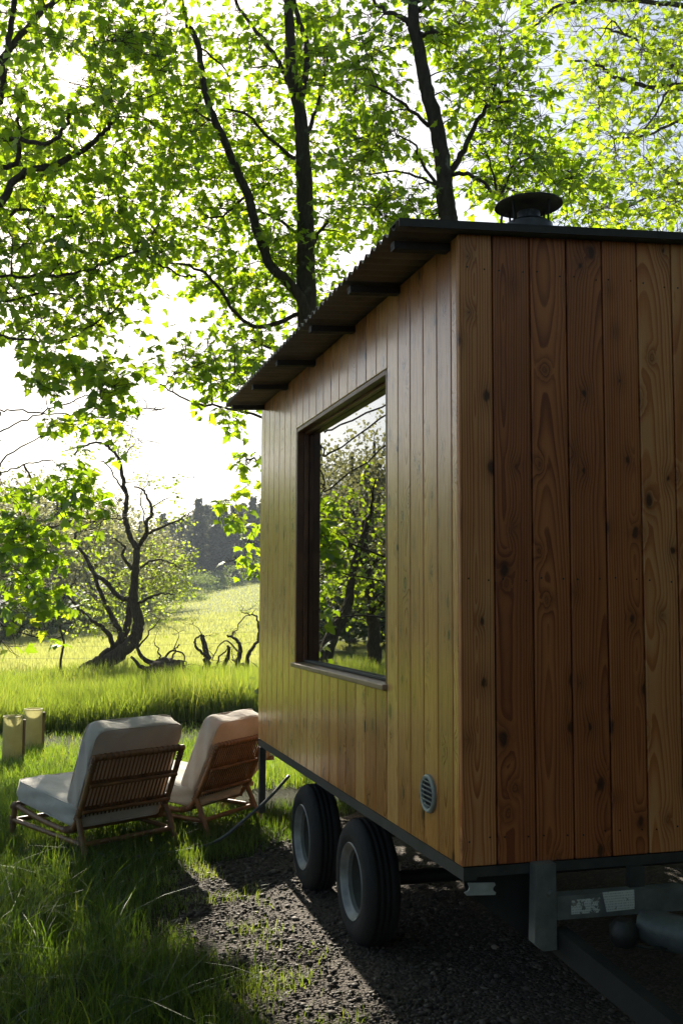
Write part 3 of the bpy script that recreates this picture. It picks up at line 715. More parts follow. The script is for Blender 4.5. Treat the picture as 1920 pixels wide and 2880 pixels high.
class Tree:
    def __init__(s, name, label, cat, bark, leaf, base, group=None):
        s.root = empty(name, base); tag(s.root, label, cat, group); s.base = np.array(base, float)
        s.mb = MB(); s.bark, s.leafm = bark, leaf; s.nodes = []; s.noder = []
        s.lp = []; s.la = []; s.ln = []
    def limb(s, P, r0, r1, n=8, sub=6, wob=.0):
        Q = catmull(P, sub) if len(P) > 2 else np.array(P, float)
        if wob: Q[1:-1] += rng.normal(0, wob, Q[1:-1].shape)
        r = np.linspace(r0, r1, len(Q))*(1+rng.normal(0, .035, len(Q)))
        s.mb.tube([q-s.base for q in Q], r, n)
        for q, rr in zip(Q, r): s.nodes.append(q); s.noder.append(rr)
        return Q
    def grow(s, A, rtip=.006, rmax=.05, maxlen=99, sag=.12):
        """join every foliage point to the nearest wood, nearest first"""
        A = list(A); N_ = np.array(s.nodes); R_ = np.array(s.noder)
        D = np.array([np.min(np.linalg.norm(N_-a, axis=1)) for a in A]) if len(A) else []
        order = np.argsort(D); s.tips = []
        for i in order:
            a = A[i]; d = np.linalg.norm(N_-a, axis=1)
            # prefer wood lower than the tip, so shoots point up and out
            cost = d*(1+.5*np.clip(N_[:, 2]-a[2]+.1*d, 0, None)/np.maximum(d, .05))
            j = int(np.argmin(cost)); b = N_[j]; L = d[j]
            if L < 1e-3 or L > maxlen: continue
            r0 = min(R_[j]*.75, max(rtip*1.3, .008+.011*L), rmax)
            k = max(3, int(L/.28)+2); t = np.linspace(0, 1, k)[:, None]
            off = rng.normal(0, .06*L, 3); off2 = rng.normal(0, .035*L, 3)
            Q = b+(a-b)*t+off*np.sin(np.pi*t)+off2*np.sin(2*np.pi*t)+np.array([0, 0, sag*L])*np.sin(np.pi*t)
            rr = np.linspace(r0, rtip, k)
            s.mb.tube([q-s.base for q in Q], rr, 5 if r0 < .02 else 6, False)
            N_ = np.vstack([N_, Q[1:]]); R_ = np.concatenate([R_, rr[1:]])
            s.tips.append((a, unit(Q[-1]-Q[-2])))
    def leaves_at_tips(s, per=(30, 55), spread=.55, twigs=6, size=(.10, .15), flat=.55, droop=.35, cull=True, twig_r=.0035):
        P = []; A = []; Nn = []
        for a, d in s.tips:
            nt = rng.integers(max(2, twigs-2), twigs+3); tot = rng.integers(*per)
            for q in range(nt):
                dirv = unit(d*.5+rng.normal(0, 1, 3)*np.array([1, 1, flat])+np.array([0, 0, .12])); L = spread*rng.uniform(.45, 1.15)
                e = a+dirv*L; mid = a+dirv*L*.5+rng.normal(0, .03, 3)
                s.mb.tube([a-s.base, mid-s.base, e-s.base], [twig_r*1.2, twig_r, twig_r*.6], 3, False)
                m_ = max(2, tot//nt); t = rng.uniform(.15, 1.0, m_)[:, None]**.7
                p = a+(mid-a)*np.minimum(t*2, 1)+(e-mid)*np.maximum(t*2-1, 0)
                out = unit(rng.normal(0, 1, (m_, 3))*np.array([1, 1, .45])+dirv*.5-np.array([0, 0, droop]))
                pet = rng.uniform(.02, .09, (m_, 1))*(size[1]/.14)
                P.append(p+out*pet); A.append(unit(out+np.array([0, 0, -.45])*rng.uniform(.2, 1.4, (m_, 1))))
                Nn.append(unit(np.array([0, 0, 1.0])+rng.normal(0, .55, (m_, 3))))
        s.addleaves(np.vstack(P), np.vstack(A), np.vstack(Nn), size, cull)
    def addleaves(s, P, A, Nn, size, cull=True):
        if cull:
            k = rng.random(len(P)) < lit_chance(P); P, A, Nn = P[k], A[k], Nn[k]
        s.lp.append(P); s.la.append(A); s.ln.append(Nn); s.sz = size
    def finish(s, tpl=LEAF, tri=LEAF_T, crown='crown'):
        o = s.mb.build('trunk', s.bark, s.root, smooth=True)
        if s.lp:
            P = np.vstack(s.lp); A = np.vstack(s.la); Nn = np.vstack(s.ln); n = len(P)
            cl = .5+.5*np.sin(P[:, 0]*1.3)*np.sin(P[:, 1]*1.1+P[:, 2]*1.7)
            tint = np.clip(rng.normal(.5, .22, n)+.25*(cl-.5), 0, 1)
            me = leaf_mesh(crown, P-s.base, A, Nn, rng.uniform(*s.sz, n), tint, tpl, tri)
            link(crown, me, s.leafm, s.root)
        return s.root
def px_pads(pads, depth, dj, jit=.12, seed=None):
    """foliage points inside ellipses; each ellipse (px, py, rx, ry, count[, depth])"""
    out = []
    for p in pads:
        d0 = p[5] if len(p) > 5 else depth
        for _ in range(p[4]):
            r = math.sqrt(rng.random()); a = rng.uniform(0, 2*math.pi)
            out.append(at(p[0]+p[2]*r*math.cos(a), p[1]+p[3]*r*math.sin(a), d0+rng.uniform(-dj, dj)))
    return out
Z1 = lambda x, y: (x*.6122, y*.6122)
Z2 = lambda x, y: (960+x*.6122, y*.6122)
Z3 = lambda x, y: (x*.4847, 960+y*.4847)
def pts(zf, P, d, dd=0.0):
    n = len(P); return [at(*zf(x, y), d+dd*i/(max(1, n-1))) for i, (x, y) in enumerate(P)]
def px_r(r, d): return r*d/FPX

# --- twin-stemmed sycamore behind the cabin's far end
d = 15.0
b1 = at(862, 1700, d); b1[2] = 0
t1 = Tree('sycamore_tree', 'sycamore with two dark stems rising behind the low end of the roof', 'tree', MAT['bark'], MAT['leaf'], tuple(b1), 'sycamores around the cabin')
tr = pts(Z1, [(1415, 1550), (1408, 1300), (1405, 1100), (1400, 880), (1390, 680), (1380, 520), (1345, 380), (1330, 150), (1325, 0), (1318, -300), (1300, -700)], d)
t1.limb([b1, b1*.5+tr[0]*.5]+tr, .17, .045, 12, 5, .006)
t1.limb(pts(Z1, [(1375, 470), (1400, 380), (1408, 200), (1370, 80), (1345, -60), (1380, -350)], d, .6), .055, .03, 8, 5, .006)
t1.limb(pts(Z1, [(1405, 1480), (1380, 1370), (1300, 1275), (1240, 1215), (1180, 1050), (1140, 900), (1080, 770), (1040, 660), (990, 560), (940, 400), (910, 200), (860, 100), (830, -20), (780, -350)], d-.1, -.6), .085, .03, 10, 5, .006)
for P, dd, r0, r1 in (([(1415, 610), (1460, 480), (1490, 350), (1510, 200)], .8, .035, .015), ([(1355, 730), (1240, 640), (1140, 530), (1040, 500)], -.7, .03, .012),
    ([(1340, 400), (1270, 260), (1200, 170), (1100, 40), (1040, -100)], .5, .04, .02), ([(980, 560), (900, 510), (850, 480)], -.3, .018, .01),
    ([(1400, 1440), (1180, 1500), (1060, 1410), (980, 1290), (870, 1220), (760, 1200)], -1.2, .035, .014), ([(1405, 1140), (1310, 1030), (1180, 970), (1020, 960), (880, 940)], .9, .026, .01),
    ([(1130, 900), (1000, 1000), (900, 960)], -.5, .02, .01), ([(920, 220), (1040, 330), (1060, 480)], .5, .016, .01), ([(1415, 1180), (1480, 1050), (1568, 1000)], .6, .03, .02),
    ([(1410, 1560), (1330, 1620), (1150, 1560)], -1.5, .03, .015)):
    t1.limb(pts(Z1, P, d, dd), r0, r1, 7, 5, .012)
pads = [(760, 120, 180, 130, 26), (640, 250, 150, 120, 20), (930, 130, 110, 150, 20), (900, 330, 110, 130, 18), (700, 420, 150, 110, 22), (560, 330, 110, 120, 14),
        (620, 560, 150, 90, 20), (760, 600, 130, 90, 18), (900, 560, 90, 100, 14), (560, 700, 120, 70, 14), (720, 740, 160, 80, 22), (860, 740, 100, 80, 15), (640, 830, 110, 60, 10),
        (780, 890, 110, 60, 13), (470, 520, 100, 90, 10), (500, 150, 100, 110, 10), (960, 640, 70, 50, 6), (560, -150, 220, 120, 14), (840, -180, 240, 140, 20), (700, -420, 320, 140, 16), (1010, 420, 60, 100, 8),
        (690, 980, 50, 40, 4), (930, 830, 60, 40, 5)]
t1.grow(px_pads(pads, d+.9, 1.25), .005, .03)
# lower branch drooping beside the cabin's far edge
q = [at(860, 1240, 14.2), at(800, 1195, 13.6), at(733, 1171, 13.2), at(620, 1145, 12.6), at(520, 1120, 12.2), at(450, 1080, 12.0)]
t1.limb(q, .028, .008, 6, 5, .01)
sv = t1.tips; t1.grow(px_pads([(500, 1030, 55, 40, 5, 12.2), (590, 1050, 80, 45, 9, 12.3), (660, 1080, 40, 45, 4, 12.6), (640, 1140, 50, 20, 3, 12.6), (720, 1000, 30, 40, 3, 13.0)], 12.3, .4), .004, .012)
q = [at(862, 1330, 13.8), at(760, 1300, 12.8), at(705, 1290, 12.4), at(690, 1300, 12.3)]
t1.limb(q, .02, .006, 5, 5, .008)
sv2 = t1.tips; t1.grow(px_pads([(710, 1300, 22, 16, 3), (705, 1365, 22, 14, 3), (630, 1400, 18, 18, 3), (665, 1460, 30, 30, 5), (705, 1510, 22, 24, 3), (690, 1575, 38, 24, 4), (720, 1590, 12, 20, 2)], 12.3, .25), .004, .01, sag=.02)
sm = t1.tips
t1.tips = sv+sv2; t1.leaves_at_tips((46, 74), .62, 8, (.07, .155))
t1.tips = sm; t1.leaves_at_tips((14, 26), .22, 4, (.09, .14))
t1.finish()

# --- leaning sycamore right behind the roof
d = 12.6
b3 = at(1300, 1700, d); b3[2] = 0
t3 = Tree('sycamore_tree', 'sycamore with one leaning forked trunk directly behind the flue', 'tree', MAT['bark'], MAT['leaf'], tuple(b3), 'sycamores around the cabin')
tr = pts(Z2, [(492, 1120), (488, 1000), (475, 900), (468, 800), (440, 600), (400, 450), (370, 300), (335, 130), (328, 0), (315, -300), (300, -600)], d)
t3.limb([b3, b3*.5+tr[0]*.5]+tr, .135, .05, 12, 5, .005)
for P, dd, r0, r1 in (([(478, 830), (505, 785), (560, 690), (620, 560), (680, 480), (710, 390), (730, 250)], .4, .045, .015), ([(675, 485), (720, 470), (775, 463)], .2, .018, .012),
    ([(480, 810), (560, 800), (640, 830), (720, 920), (740, 1040)], -.5, .03, .014), ([(400, 580), (310, 500), (200, 420), (130, 390)], -.5, .026, .01), ([(440, 850), (360, 740), (330, 660), (250, 620)], .5, .022, .01),
    ([(320, 110), (270, 80), (190, 40), (130, -20)], .3, .035, .02), ([(340, 130), (375, 160), (400, 145), (438, 150)], -.3, .028, .02), ([(350, 50), (400, 10), (470, -60)], .3, .035, .02),
    ([(735, 890), (790, 760), (840, 670)], .5, .018, .009), ([(440, 850), (280, 790), (120, 800)], .6, .018, .009), ([(720, 900), (680, 740), (640, 700)], .5, .015, .009), ([(330, 10), (600, -100), (760, -180)], .5, .04, .02)):
    t3.limb(pts(Z2, P, d, dd), r0, r1, 7, 5, .01)
pads = [(1040, 90, 90, 110, 14), (1060, 300, 90, 120, 16), (1010, 480, 60, 70, 8), (1120, 420, 70, 100, 9), (1130, 560, 90, 60, 10), (1090, 580, 60, 50, 6), (1300, 120, 110, 110, 18), (1400, 200, 100, 110, 18), (1330, 320, 110, 90, 16),
        (1460, 330, 80, 90, 14), (1400, 440, 110, 70, 14), (1500, 430, 70, 60, 9), (1560, 470, 60, 50, 7), (1620, 520, 60, 45, 7), (1500, 540, 110, 50, 10), (1380, 540, 80, 50, 9), (1650, 610, 70, 40, 7), (1440, 60, 90, 80, 10), (1240, 30, 80, 80, 8),
        (1200, 600, 50, 35, 4), (1150, -170, 200, 120, 14), (1430, -160, 160, 120, 12), (1280, -420, 260, 120, 10)]
t3.grow(px_pads(pads, d+.8, 1.05), .005, .026)
t3.leaves_at_tips((42, 70), .52, 8, (.065, .14)); t3.finish()

# --- sycamore to the right, mostly beyond the frame
d = 19.0
b4 = at(2190, 1700, d); b4[2] = 0
t4 = Tree('sycamore_tree', 'yellow green sycamore reaching in from the right above the cabin end wall', 'tree', MAT['bark'], MAT['leaf_far'], tuple(b4), 'sycamores around the cabin')
t4.limb([b4, at(2180, 1200, d), at(2170, 800, d), at(2150, 500, d), at(2140, 200, d), at(2120, -300, d)], .28, .10, 10, 5, .01)
for P, dd, r0, r1 in (([(1970, 560), (1750, 420), (1568, 392), (1400, 400), (1250, 350), (1180, 300), (1070, 280)], -.6, .06, .018), ([(1960, 520), (1750, 480), (1568, 350), (1450, 240), (1300, 160), (1220, 130)], .6, .055, .018),
    ([(1700, 470), (1520, 410), (1450, 510), (1385, 595)], -.5, .03, .012), ([(1960, 700), (1720, 620), (1568, 560), (1400, 620), (1250, 640)], .5, .05, .015), ([(1960, 200), (1700, 60), (1400, 10), (1200, 0), (1000, 30), (880, 120)], -.5, .06, .02),
    ([(1960, 900), (1750, 830), (1500, 860), (1300, 960)], .5, .05, .015), ([(1300, 160), (1240, 100), (1180, 190)], .2, .02, .01)):
    t4.limb(pts(Z2, P, d, dd), r0, r1, 7, 5, .012)
pads = [(1850, 90, 110, 110, 22), (1700, 60, 120, 60, 14), (1580, 20, 60, 30, 5), (1690, 200, 50, 60, 7), (1760, 230, 110, 90, 18), (1870, 300, 90, 110, 18), (1720, 370, 90, 70, 13), (1820, 450, 110, 90, 20), (1690, 470, 70, 50, 8), (1760, 570, 110, 60, 14),
        (1880, 600, 80, 60, 10), (1900, 200, 60, 80, 8), (1700, 320, 40, 50, 5), (1800, 650, 120, 30, 9), (2050, 300, 130, 350, 26), (1850, -150, 260, 140, 22), (2150, -150, 200, 300, 14), (1920, 520, 60, 80, 8)]
t4.grow(px_pads(pads, d, 2.2), .006, .03)
t4.leaves_at_tips((32, 54), .72, 8, (.105, .16)); t4.finish()

# --- sycamore whose limbs come in from the left
d = 13.5
b5 = np.array([-5.2, 10.6, 0.0])
t5 = Tree('sycamore_tree', 'broad sycamore spreading long limbs in from the left around the sun', 'tree', MAT['bark'], MAT['leaf'], tuple(b5), 'sycamores around the cabin')
t5.limb([b5, b5+[.1, .1, 1.3], b5+[0, .2, 2.8], b5+[.3, .1, 4.6], b5+[.3, .3, 7], b5+[.6, .2, 10]], .30, .10, 12, 5, .02)
def lim5(P, r0, r1, z, dd=0.0, zf=Z1):
    Q = pts(zf, P, d, dd); st_ = b5+[.2, .15, z]; t5.limb([st_, (st_*.45+Q[0]*.55)+[0, 0, .12]]+Q, r0, r1, 8, 6, .012)
lim5([(-60, 1010), (0, 940), (100, 800), (250, 760), (400, 680), (470, 610), (545, 535)], .075, .025, 5.6)
lim5([(-80, 790), (0, 770), (80, 740), (95, 600), (82, 560), (100, 440)], .055, .02, 6.2, .5)
lim5([(-80, 650), (0, 640), (100, 640), (220, 665), (300, 580), (320, 520)], .05, .02, 6.8, -.5)
lim5([(-80, 1290), (20, 1270), (230, 1270), (400, 1240), (560, 1180), (640, 1160), (800, 1250), (900, 1270)], .024, .012, 6.6, -.4)
lim5([(-80, 1400), (0, 1390), (250, 1345), (420, 1420)], .02, .012, 6.6, .4)
lim5([(-40, 500), (20, 300), (60, 60), (90, -200)], .07, .03, 5.4)
lim5([(-40, 300), (150, 100), (330, -60), (600, -250)], .07, .025, 6.0, .8)
lim5([(-60, 1060), (100, 960), (300, 1000), (500, 920)], .035, .012, 5.2, .8)
lim5([(-60, 1500), (60, 1555), (300, 1560), (450, 1480), (560, 1390)], .018, .01, 6.4, -.6)
d = 12.6
lim5([(-60, 780), (0, 770), (140, 715), (305, 688)], .013, .008, 5.0, -.3, Z3)
lim5([(-50, 560), (0, 530), (200, 430), (420, 345), (560, 300)], .013, .008, 5.4, .3, Z3)
lim5([(-50, 410), (0, 405), (160, 405), (350, 420), (560, 432), (760, 405), (960, 385)], .013, .008, 5.2, 0, Z3)
lim5([(-50, 1092), (0, 1090), (280, 1075), (400, 1042), (560, 1035), (720, 1027)], .014, .007, 1.5, -.3, Z3)
lim5([(-60, 1600), (0, 1640), (130, 1690), (330, 1722), (430, 1640)], .013, .006, 1.1, -.3, Z3)
lim5([(-50, 1290), (0, 1270), (130, 1240), (330, 1290)], .013, .006, 1.3, .2, Z3)
t5.limb(pts(Z3, [(140, 715), (200, 830), (290, 920), (400, 915)], d-.1), .014, .007, 6, 5, .006)
t5.limb(pts(Z3, [(0, 770), (15, 690), (200, 570), (360, 520)], d-.1), .014, .006, 6, 5, .006)
d = 13.5
pads = [(90, 60, 130, 110, 22), (280, 60, 120, 100, 16), (60, 260, 90, 110, 14), (230, 200, 110, 90, 12), (360, 200, 100, 110, 16), (430, 80, 80, 90, 9), (150, 340, 110, 60, 10), (330, 330, 110, 80, 14), (470, 330, 80, 80, 8), (80, 450, 110, 80, 14),
        (260, 460, 120, 70, 16), (420, 460, 90, 60, 10), (100, 580, 130, 70, 16), (290, 590, 120, 60, 15), (440, 600, 90, 60, 9), (90, 700, 120, 60, 14), (270, 690, 120, 60, 14), (420, 720, 70, 50, 6), (60, 820, 100, 60, 12), (230, 800, 120, 60, 14), (350, 790, 50, 40, 4),
        (90, 920, 120, 45, 14), (240, 900, 90, 35, 8), (-100, 200, 100, 400, 20), (-330, 300, 130, 300, 10), (150, -160, 300, 130, 22), (-150, -250, 200, 200, 14), (400, -150, 120, 100, 8)]
low = [(230, 1030, 70, 35, 9, 12.6), (150, 1080, 60, 35, 8, 12.4), (330, 1050, 70, 30, 8, 12.6), (330, 1100, 70, 30, 8, 12.6), (290, 1170, 80, 35, 9, 12.6), (400, 1150, 60, 35, 6, 12.7), (180, 1190, 60, 25, 5, 12.4), (400, 1240, 50, 25, 4, 12.6), (120, 1010, 60, 30, 6, 12.4),
       (210, 1340, 60, 35, 6, 12.2), (130, 1370, 30, 20, 3, 12.2), (230, 1420, 60, 25, 6, 12.2), (330, 1430, 60, 25, 6, 12.2), (180, 1460, 60, 30, 6, 12.2), (270, 1490, 40, 25, 4, 12.2), (30, 1390, 40, 30, 4, 12.0), (50, 1440, 50, 30, 5, 12.0), (100, 1490, 60, 30, 6, 12.0), (40, 1550, 40, 30, 4, 12.0),
       (150, 1570, 40, 30, 4, 12.1), (60, 1620, 50, 30, 5, 12.0), (60, 1690, 50, 30, 6, 11.9), (130, 1680, 50, 30, 5, 12.0), (180, 1720, 40, 25, 4, 12.0), (90, 1750, 60, 25, 6, 11.9), (30, 1810, 30, 18, 3, 11.8), (150, 1790, 30, 15, 2, 12), (20, 1490, 30, 30, 3, 12)]
t5.grow(px_pads(pads, d+.6, 1.3), .005, .03); a_ = t5.tips
t5.grow(px_pads(low, 12.4, .5), .004, .012, sag=.05); b_t = t5.tips
t5.tips = a_; t5.leaves_at_tips((36, 60), .60, 8, (.065, .145))
t5.tips = b_t; t5.leaves_at_tips((26, 42), .30, 4, (.10, .155)); t5.finish()

# --- tall tree added far off to the left, crown placed to shade the lawn
b6 = np.array([-7.6, 33.0, float(hgt(-7.6, 33.0))])
t6 = Tree('lawn_shade_tree', 'added tall tree far behind the left sycamore, dense high crown placed to shade the lawn', 'tree', MAT['bark'], MAT['leaf'], tuple(b6))
t6.limb([b6, b6+[.2, 0, 5], b6+[.6, -.3, 10], b6+[1.4, -.6, 14], b6+[1.8, -.8, 17]], .32, .08, 9, 5, .03)
for e_ in ((5.6, -2.0, 15.6), (4.4, -1.2, 14.4), (-1.5, -1, 15), (2.6, -2.4, 16.6)): t6.limb([b6+[.8, -.4, 11], b6+np.array(e_)*[.5, .5, .9], b6+np.array(e_)], .10, .03, 7, 5, .03)
A6 = []
for _ in range(150):
    p = unit(rng.normal(0, 1, 3))*rng.uniform(.2, 1)**.5; A6.append(np.array([-4.6, 31.2, 15.7])+p*np.array([4.2, 1.6, 1.75]))
t6.grow(A6, .008, .04); t6.leaves_at_tips((36, 56), .8, 6, (.14, .22), cull=False); t6.finish(LEAF_S, LEAF_ST)
# --- unseen sycamore added overhead, its crown blocks skylight on lawn and viewpoint
b7 = np.array([-4.4, -6.6, 0.0])
t7 = Tree('sycamore_tree', 'added unseen sycamore behind the viewpoint whose high crown blocks skylight over the lawn', 'tree', MAT['bark'], MAT['leaf'], tuple(b7), 'sycamores around the cabin')
t7.limb([b7, b7+[.1, .2, 2], b7+[.5, .6, 4.6], b7+[1.4, 1.8, 7], b7+[2.6, 3.6, 8.4]], .24, .10, 10, 5, .02)
for e_ in ((4.0, 6.5, 8.6), (1.0, 8.6, 8.6), (4.6, 3.4, 8.3), (-1.6, 6.0, 8.4), (2.8, 9.0, 9.0)): t7.limb([b7+[1.0, 1.3, 6.2], b7+np.array(e_)*[.5, .5, .93], b7+np.array(e_)], .11, .03, 7, 5, .03)
A7 = []
for _ in range(210):
    p = unit(rng.normal(0, 1, 3))*rng.uniform(.05, 1)**.5; A7.append(np.array([-2.9, -.4, 8.7])+p*np.array([4.4, 4.8, 1.3]))
t7.grow(A7, .008, .04); t7.leaves_at_tips((50, 74), .9, 6, (.15, .24), cull=False); t7.finish(LEAF_S, LEAF_ST)
# --- unseen sycamore copies added behind the viewpoint to cut skylight on the near end
for src, x, y, rot, L in ((t1, -5.5, -8.6, 2.2, 'added unseen sycamore behind the viewpoint on the lawn side'), (t1, 2.4, -7.2, 3.3, 'added unseen sycamore behind the viewpoint facing the cabin end wall'), (t1, 8.0, -9.0, 4.4, 'added unseen sycamore behind the viewpoint right of the track'), (t3, -3.0, -15.0, .6, 'added unseen sycamore farthest behind the viewpoint')):
    c_ = copy_tree(src.root); c_.location = (x, y, 0); c_.rotation_euler = (0, 0, rot); tag(c_, L, 'tree', 'sycamores around the cabin')
# --- the old hawthorn on the field edge
d = 23.2
bh = at(*Z3(600, 1930), d); bh[2] = float(hgt(bh[0], bh[1]))
hw = Tree('hawthorn_tree', 'old hawthorn with a bent dark trunk leaning on the field edge', 'tree', MAT['haw_bark'], MAT['haw_leaf'], tuple(bh))
def hl(P, r0, r1, dd=0.0, n=8): hw.limb(pts(Z3, P, d, dd), px_r(r0*.54, d), px_r(r1*.54, d), n, 6, .012)
hl([(510, 1975), (560, 1925), (640, 1850), (740, 1775), (792, 1700), (803, 1600), (772, 1500), (785, 1350), (797, 1200)], 46, 17, 0, 12)
hl([(797, 1200), (750, 1120), (730, 1000), (735, 900), (712, 780), (692, 690), (640, 620), (570, 590), (480, 612), (430, 660)], 15, 4, .4)
hl([(797, 1205), (855, 1110), (845, 1060), (882, 1000), (870, 930), (828, 860), (780, 840)], 13, 4, -.4)
hl([(852, 1115), (960, 1070), (1050, 1030), (1120, 980)], 8, 2.5, -.7)
hl([(440, 1950), (500, 1895), (600, 1830), (690, 1760), (740, 1650), (752, 1560), (765, 1490)], 28, 15, .25, 10)
hl([(755, 1500), (690, 1480), (620, 1400), (545, 1345), (500, 1250), (435, 1165), (450, 1105)], 15, 6, .6)
hl([(710, 1770), (690, 1670), (640, 1580), (580, 1450), (545, 1340), (530, 1300)], 16, 8, .3)
hl([(660, 1770), (630, 1700), (580, 1650), (500, 1590), (430, 1520), (400, 1480)], 14, 4, -.4)
hl([(765, 1320), (712, 1245), (722, 1190), (650, 1140)], 10, 4, .4)
hl([(790, 1530), (860, 1490), (930, 1465), (1010, 1470)], 9, 3, -.6)
hl([(815, 1315), (880, 1275), (960, 1275), (1060, 1320)], 7, 2.5, .6)
hl([(400, 1445), (430, 1400), (465, 1345)], 5, 2, .4); hl([(800, 1780), (860, 1700), (930, 1610)], 6, 2, -.3)
hl([(735, 900), (690, 820), (620, 710), (570, 695)], 6, 2, .3); hl([(692, 690), (740, 640), (790, 580)], 5, 2, .2)
hl([(840, 1060), (820, 900), (860, 820)], 4, 2, -.2)
hl([(390, 1930), (460, 1925), (520, 1960)], 16, 10, .2); hl([(620, 1940), (690, 1915), (750, 1930)], 14, 4, -.3)
hp_ = [Z3(x, y)+(a*.4847, b*.4847, n) for x, y, a, b, n in ((940, 1200, 90, 70, 9), (900, 1330, 90, 60, 9), (980, 1420, 100, 70, 11), (1090, 1290, 70, 60, 6), (870, 1420, 70, 60, 7), (640, 1500, 110, 90, 11), (520, 1500, 100, 80, 9), (620, 1300, 110, 90, 10), (700, 1400, 70, 70, 6), (480, 1200, 70, 60, 5),
       (560, 1080, 80, 50, 5), (900, 1560, 80, 60, 6), (480, 1640, 90, 60, 7), (330, 1420, 70, 50, 5), (470, 620, 60, 60, 5), (740, 640, 50, 60, 3), (950, 850, 90, 80, 5), (1020, 1040, 80, 30, 4), (860, 800, 50, 50, 3), (650, 1660, 70, 50, 4), (1040, 1400, 50, 60, 4), (960, 1640, 60, 50, 3), (700, 560, 40, 40, 2))]
hw.grow(px_pads(hp_, d+.9, .8), .004, .02, sag=.05)
hw.leaves_at_tips((18, 34), .5, 7, (.05, .085), cull=False); hw.finish(LEAF_S, LEAF_ST)
# sapling beside it
ds = 22.4; bs = at(*Z3(350, 1935), ds); bs[2] = 0
sp = Tree('sapling', 'thin leafless crooked stem standing left of the hawthorn', 'sapling', MAT['haw_bark'], MAT['haw_leaf'], tuple(bs))
sp.limb([bs]+pts(Z3, [(352, 1880), (362, 1800), (372, 1745), (350, 1665), (368, 1640), (440, 1632)], ds), px_r(4.2, ds), px_r(1.8, ds), 6, 5, .004); sp.finish()

# --- gnarled stems of the old laid hedge
def stump(P_list, label, mound=None, leaves=0, dz=21.6):
    b = at(*Z3(*P_list[0][0][0]), dz); b[2] = 0
    t = Tree('hedge_stump', label, 'stump', MAT['haw_bark'], MAT['haw_leaf'], tuple(b), 'gnarled stems of the old hedge')
    for P, r0, r1 in P_list: t.limb(pts(Z3, P, dz, random.uniform(-.3, .3)), px_r(r0*.4847, dz), px_r(r1*.4847, dz), 8, 5, .012)
    if leaves:
        tops = []
        for P, _, _ in P_list: tops += [at(*Z3(P[-1][0]+random.uniform(-60, 60), P[-1][1]+random.uniform(-90, 20)), dz+random.uniform(-.4, .4)) for _ in range(leaves)]
        t.grow(tops, .003, .012); t.leaves_at_tips((3, 9), .3, 4, (.03, .055), cull=False)
    r = t.finish(LEAF_S, LEAF_ST)
    if mound:
        bm = bmesh.new(); bmesh.ops.create_icosphere(bm, subdivisions=4, radius=1)
        for v in bm.verts:
            p = v.co.normalized(); n_ = 1+.16*math.sin(p.x*7+p.y*3)*math.sin(p.z*6+p.y*5)+.07*math.sin(p.x*19+p.z*17)+random.uniform(-.05, .05)
            v.co = (p.x*mound[0]*n_, p.y*mound[0]*.8*n_, p.z*mound[1]*n_+mound[1]*.55)
        me = bpy.data.meshes.new('root_ball'); bm.to_mesh(me); bm.free(); link('root_ball', me, MAT['earth'], r)
    return r
stump([([(965, 1960), (930, 1890), (850, 1850), (800, 1790), (800, 1700)], 22, 6), ([(970, 1950), (880, 1930), (810, 1880), (760, 1830)], 20, 7), ([(940, 1860), (920, 1800), (895, 1740)], 6, 2.5), ([(940, 1850), (1000, 1795), (1060, 1815), (1080, 1880)], 7, 3), ([(990, 1870), (1020, 1790), (1040, 1760)], 6, 3)],
      'uprooted hedge stool with a tangle of earth and roots beside the hawthorn', (.46, .30), 1)
stump([([(1195, 1935), (1205, 1850), (1190, 1780), (1175, 1705)], 24, 13), ([(1200, 1830), (1140, 1775), (1132, 1735), (1172, 1700)], 9, 4), ([(1150, 1990), (1190, 1920), (1260, 1890)], 22, 9)], 'thick hooked hedge stump with a broken top next to the root tangle', (.34, .14), 1)
stump([([(1280, 1960), (1300, 1890), (1335, 1800), (1320, 1765)], 17, 7), ([(1270, 1950), (1265, 1850), (1320, 1780)], 7, 4)], 'short forked hedge stump between two taller bent stems', (.25, .1), 1)
stump([([(1385, 2010), (1365, 1940), (1380, 1860), (1395, 1790), (1375, 1735), (1320, 1705)], 22, 6), ([(1380, 1800), (1300, 1740), (1230, 1850)], 5, 3), ([(1340, 1720), (1420, 1600), (1490, 1590)], 4, 2)], 'bent hedge stem with a twisted top leaning toward the hawthorn', (.24, .12), 2)
stump([([(1445, 1960), (1432, 1870), (1450, 1800), (1492, 1745), (1502, 1660), (1480, 1590), (1420, 1580)], 15, 3), ([(1440, 1900), (1400, 1870), (1350, 1850)], 12, 6)], 'thin curved hedge stem closest to the cabin wall', (.26, .12), 3)

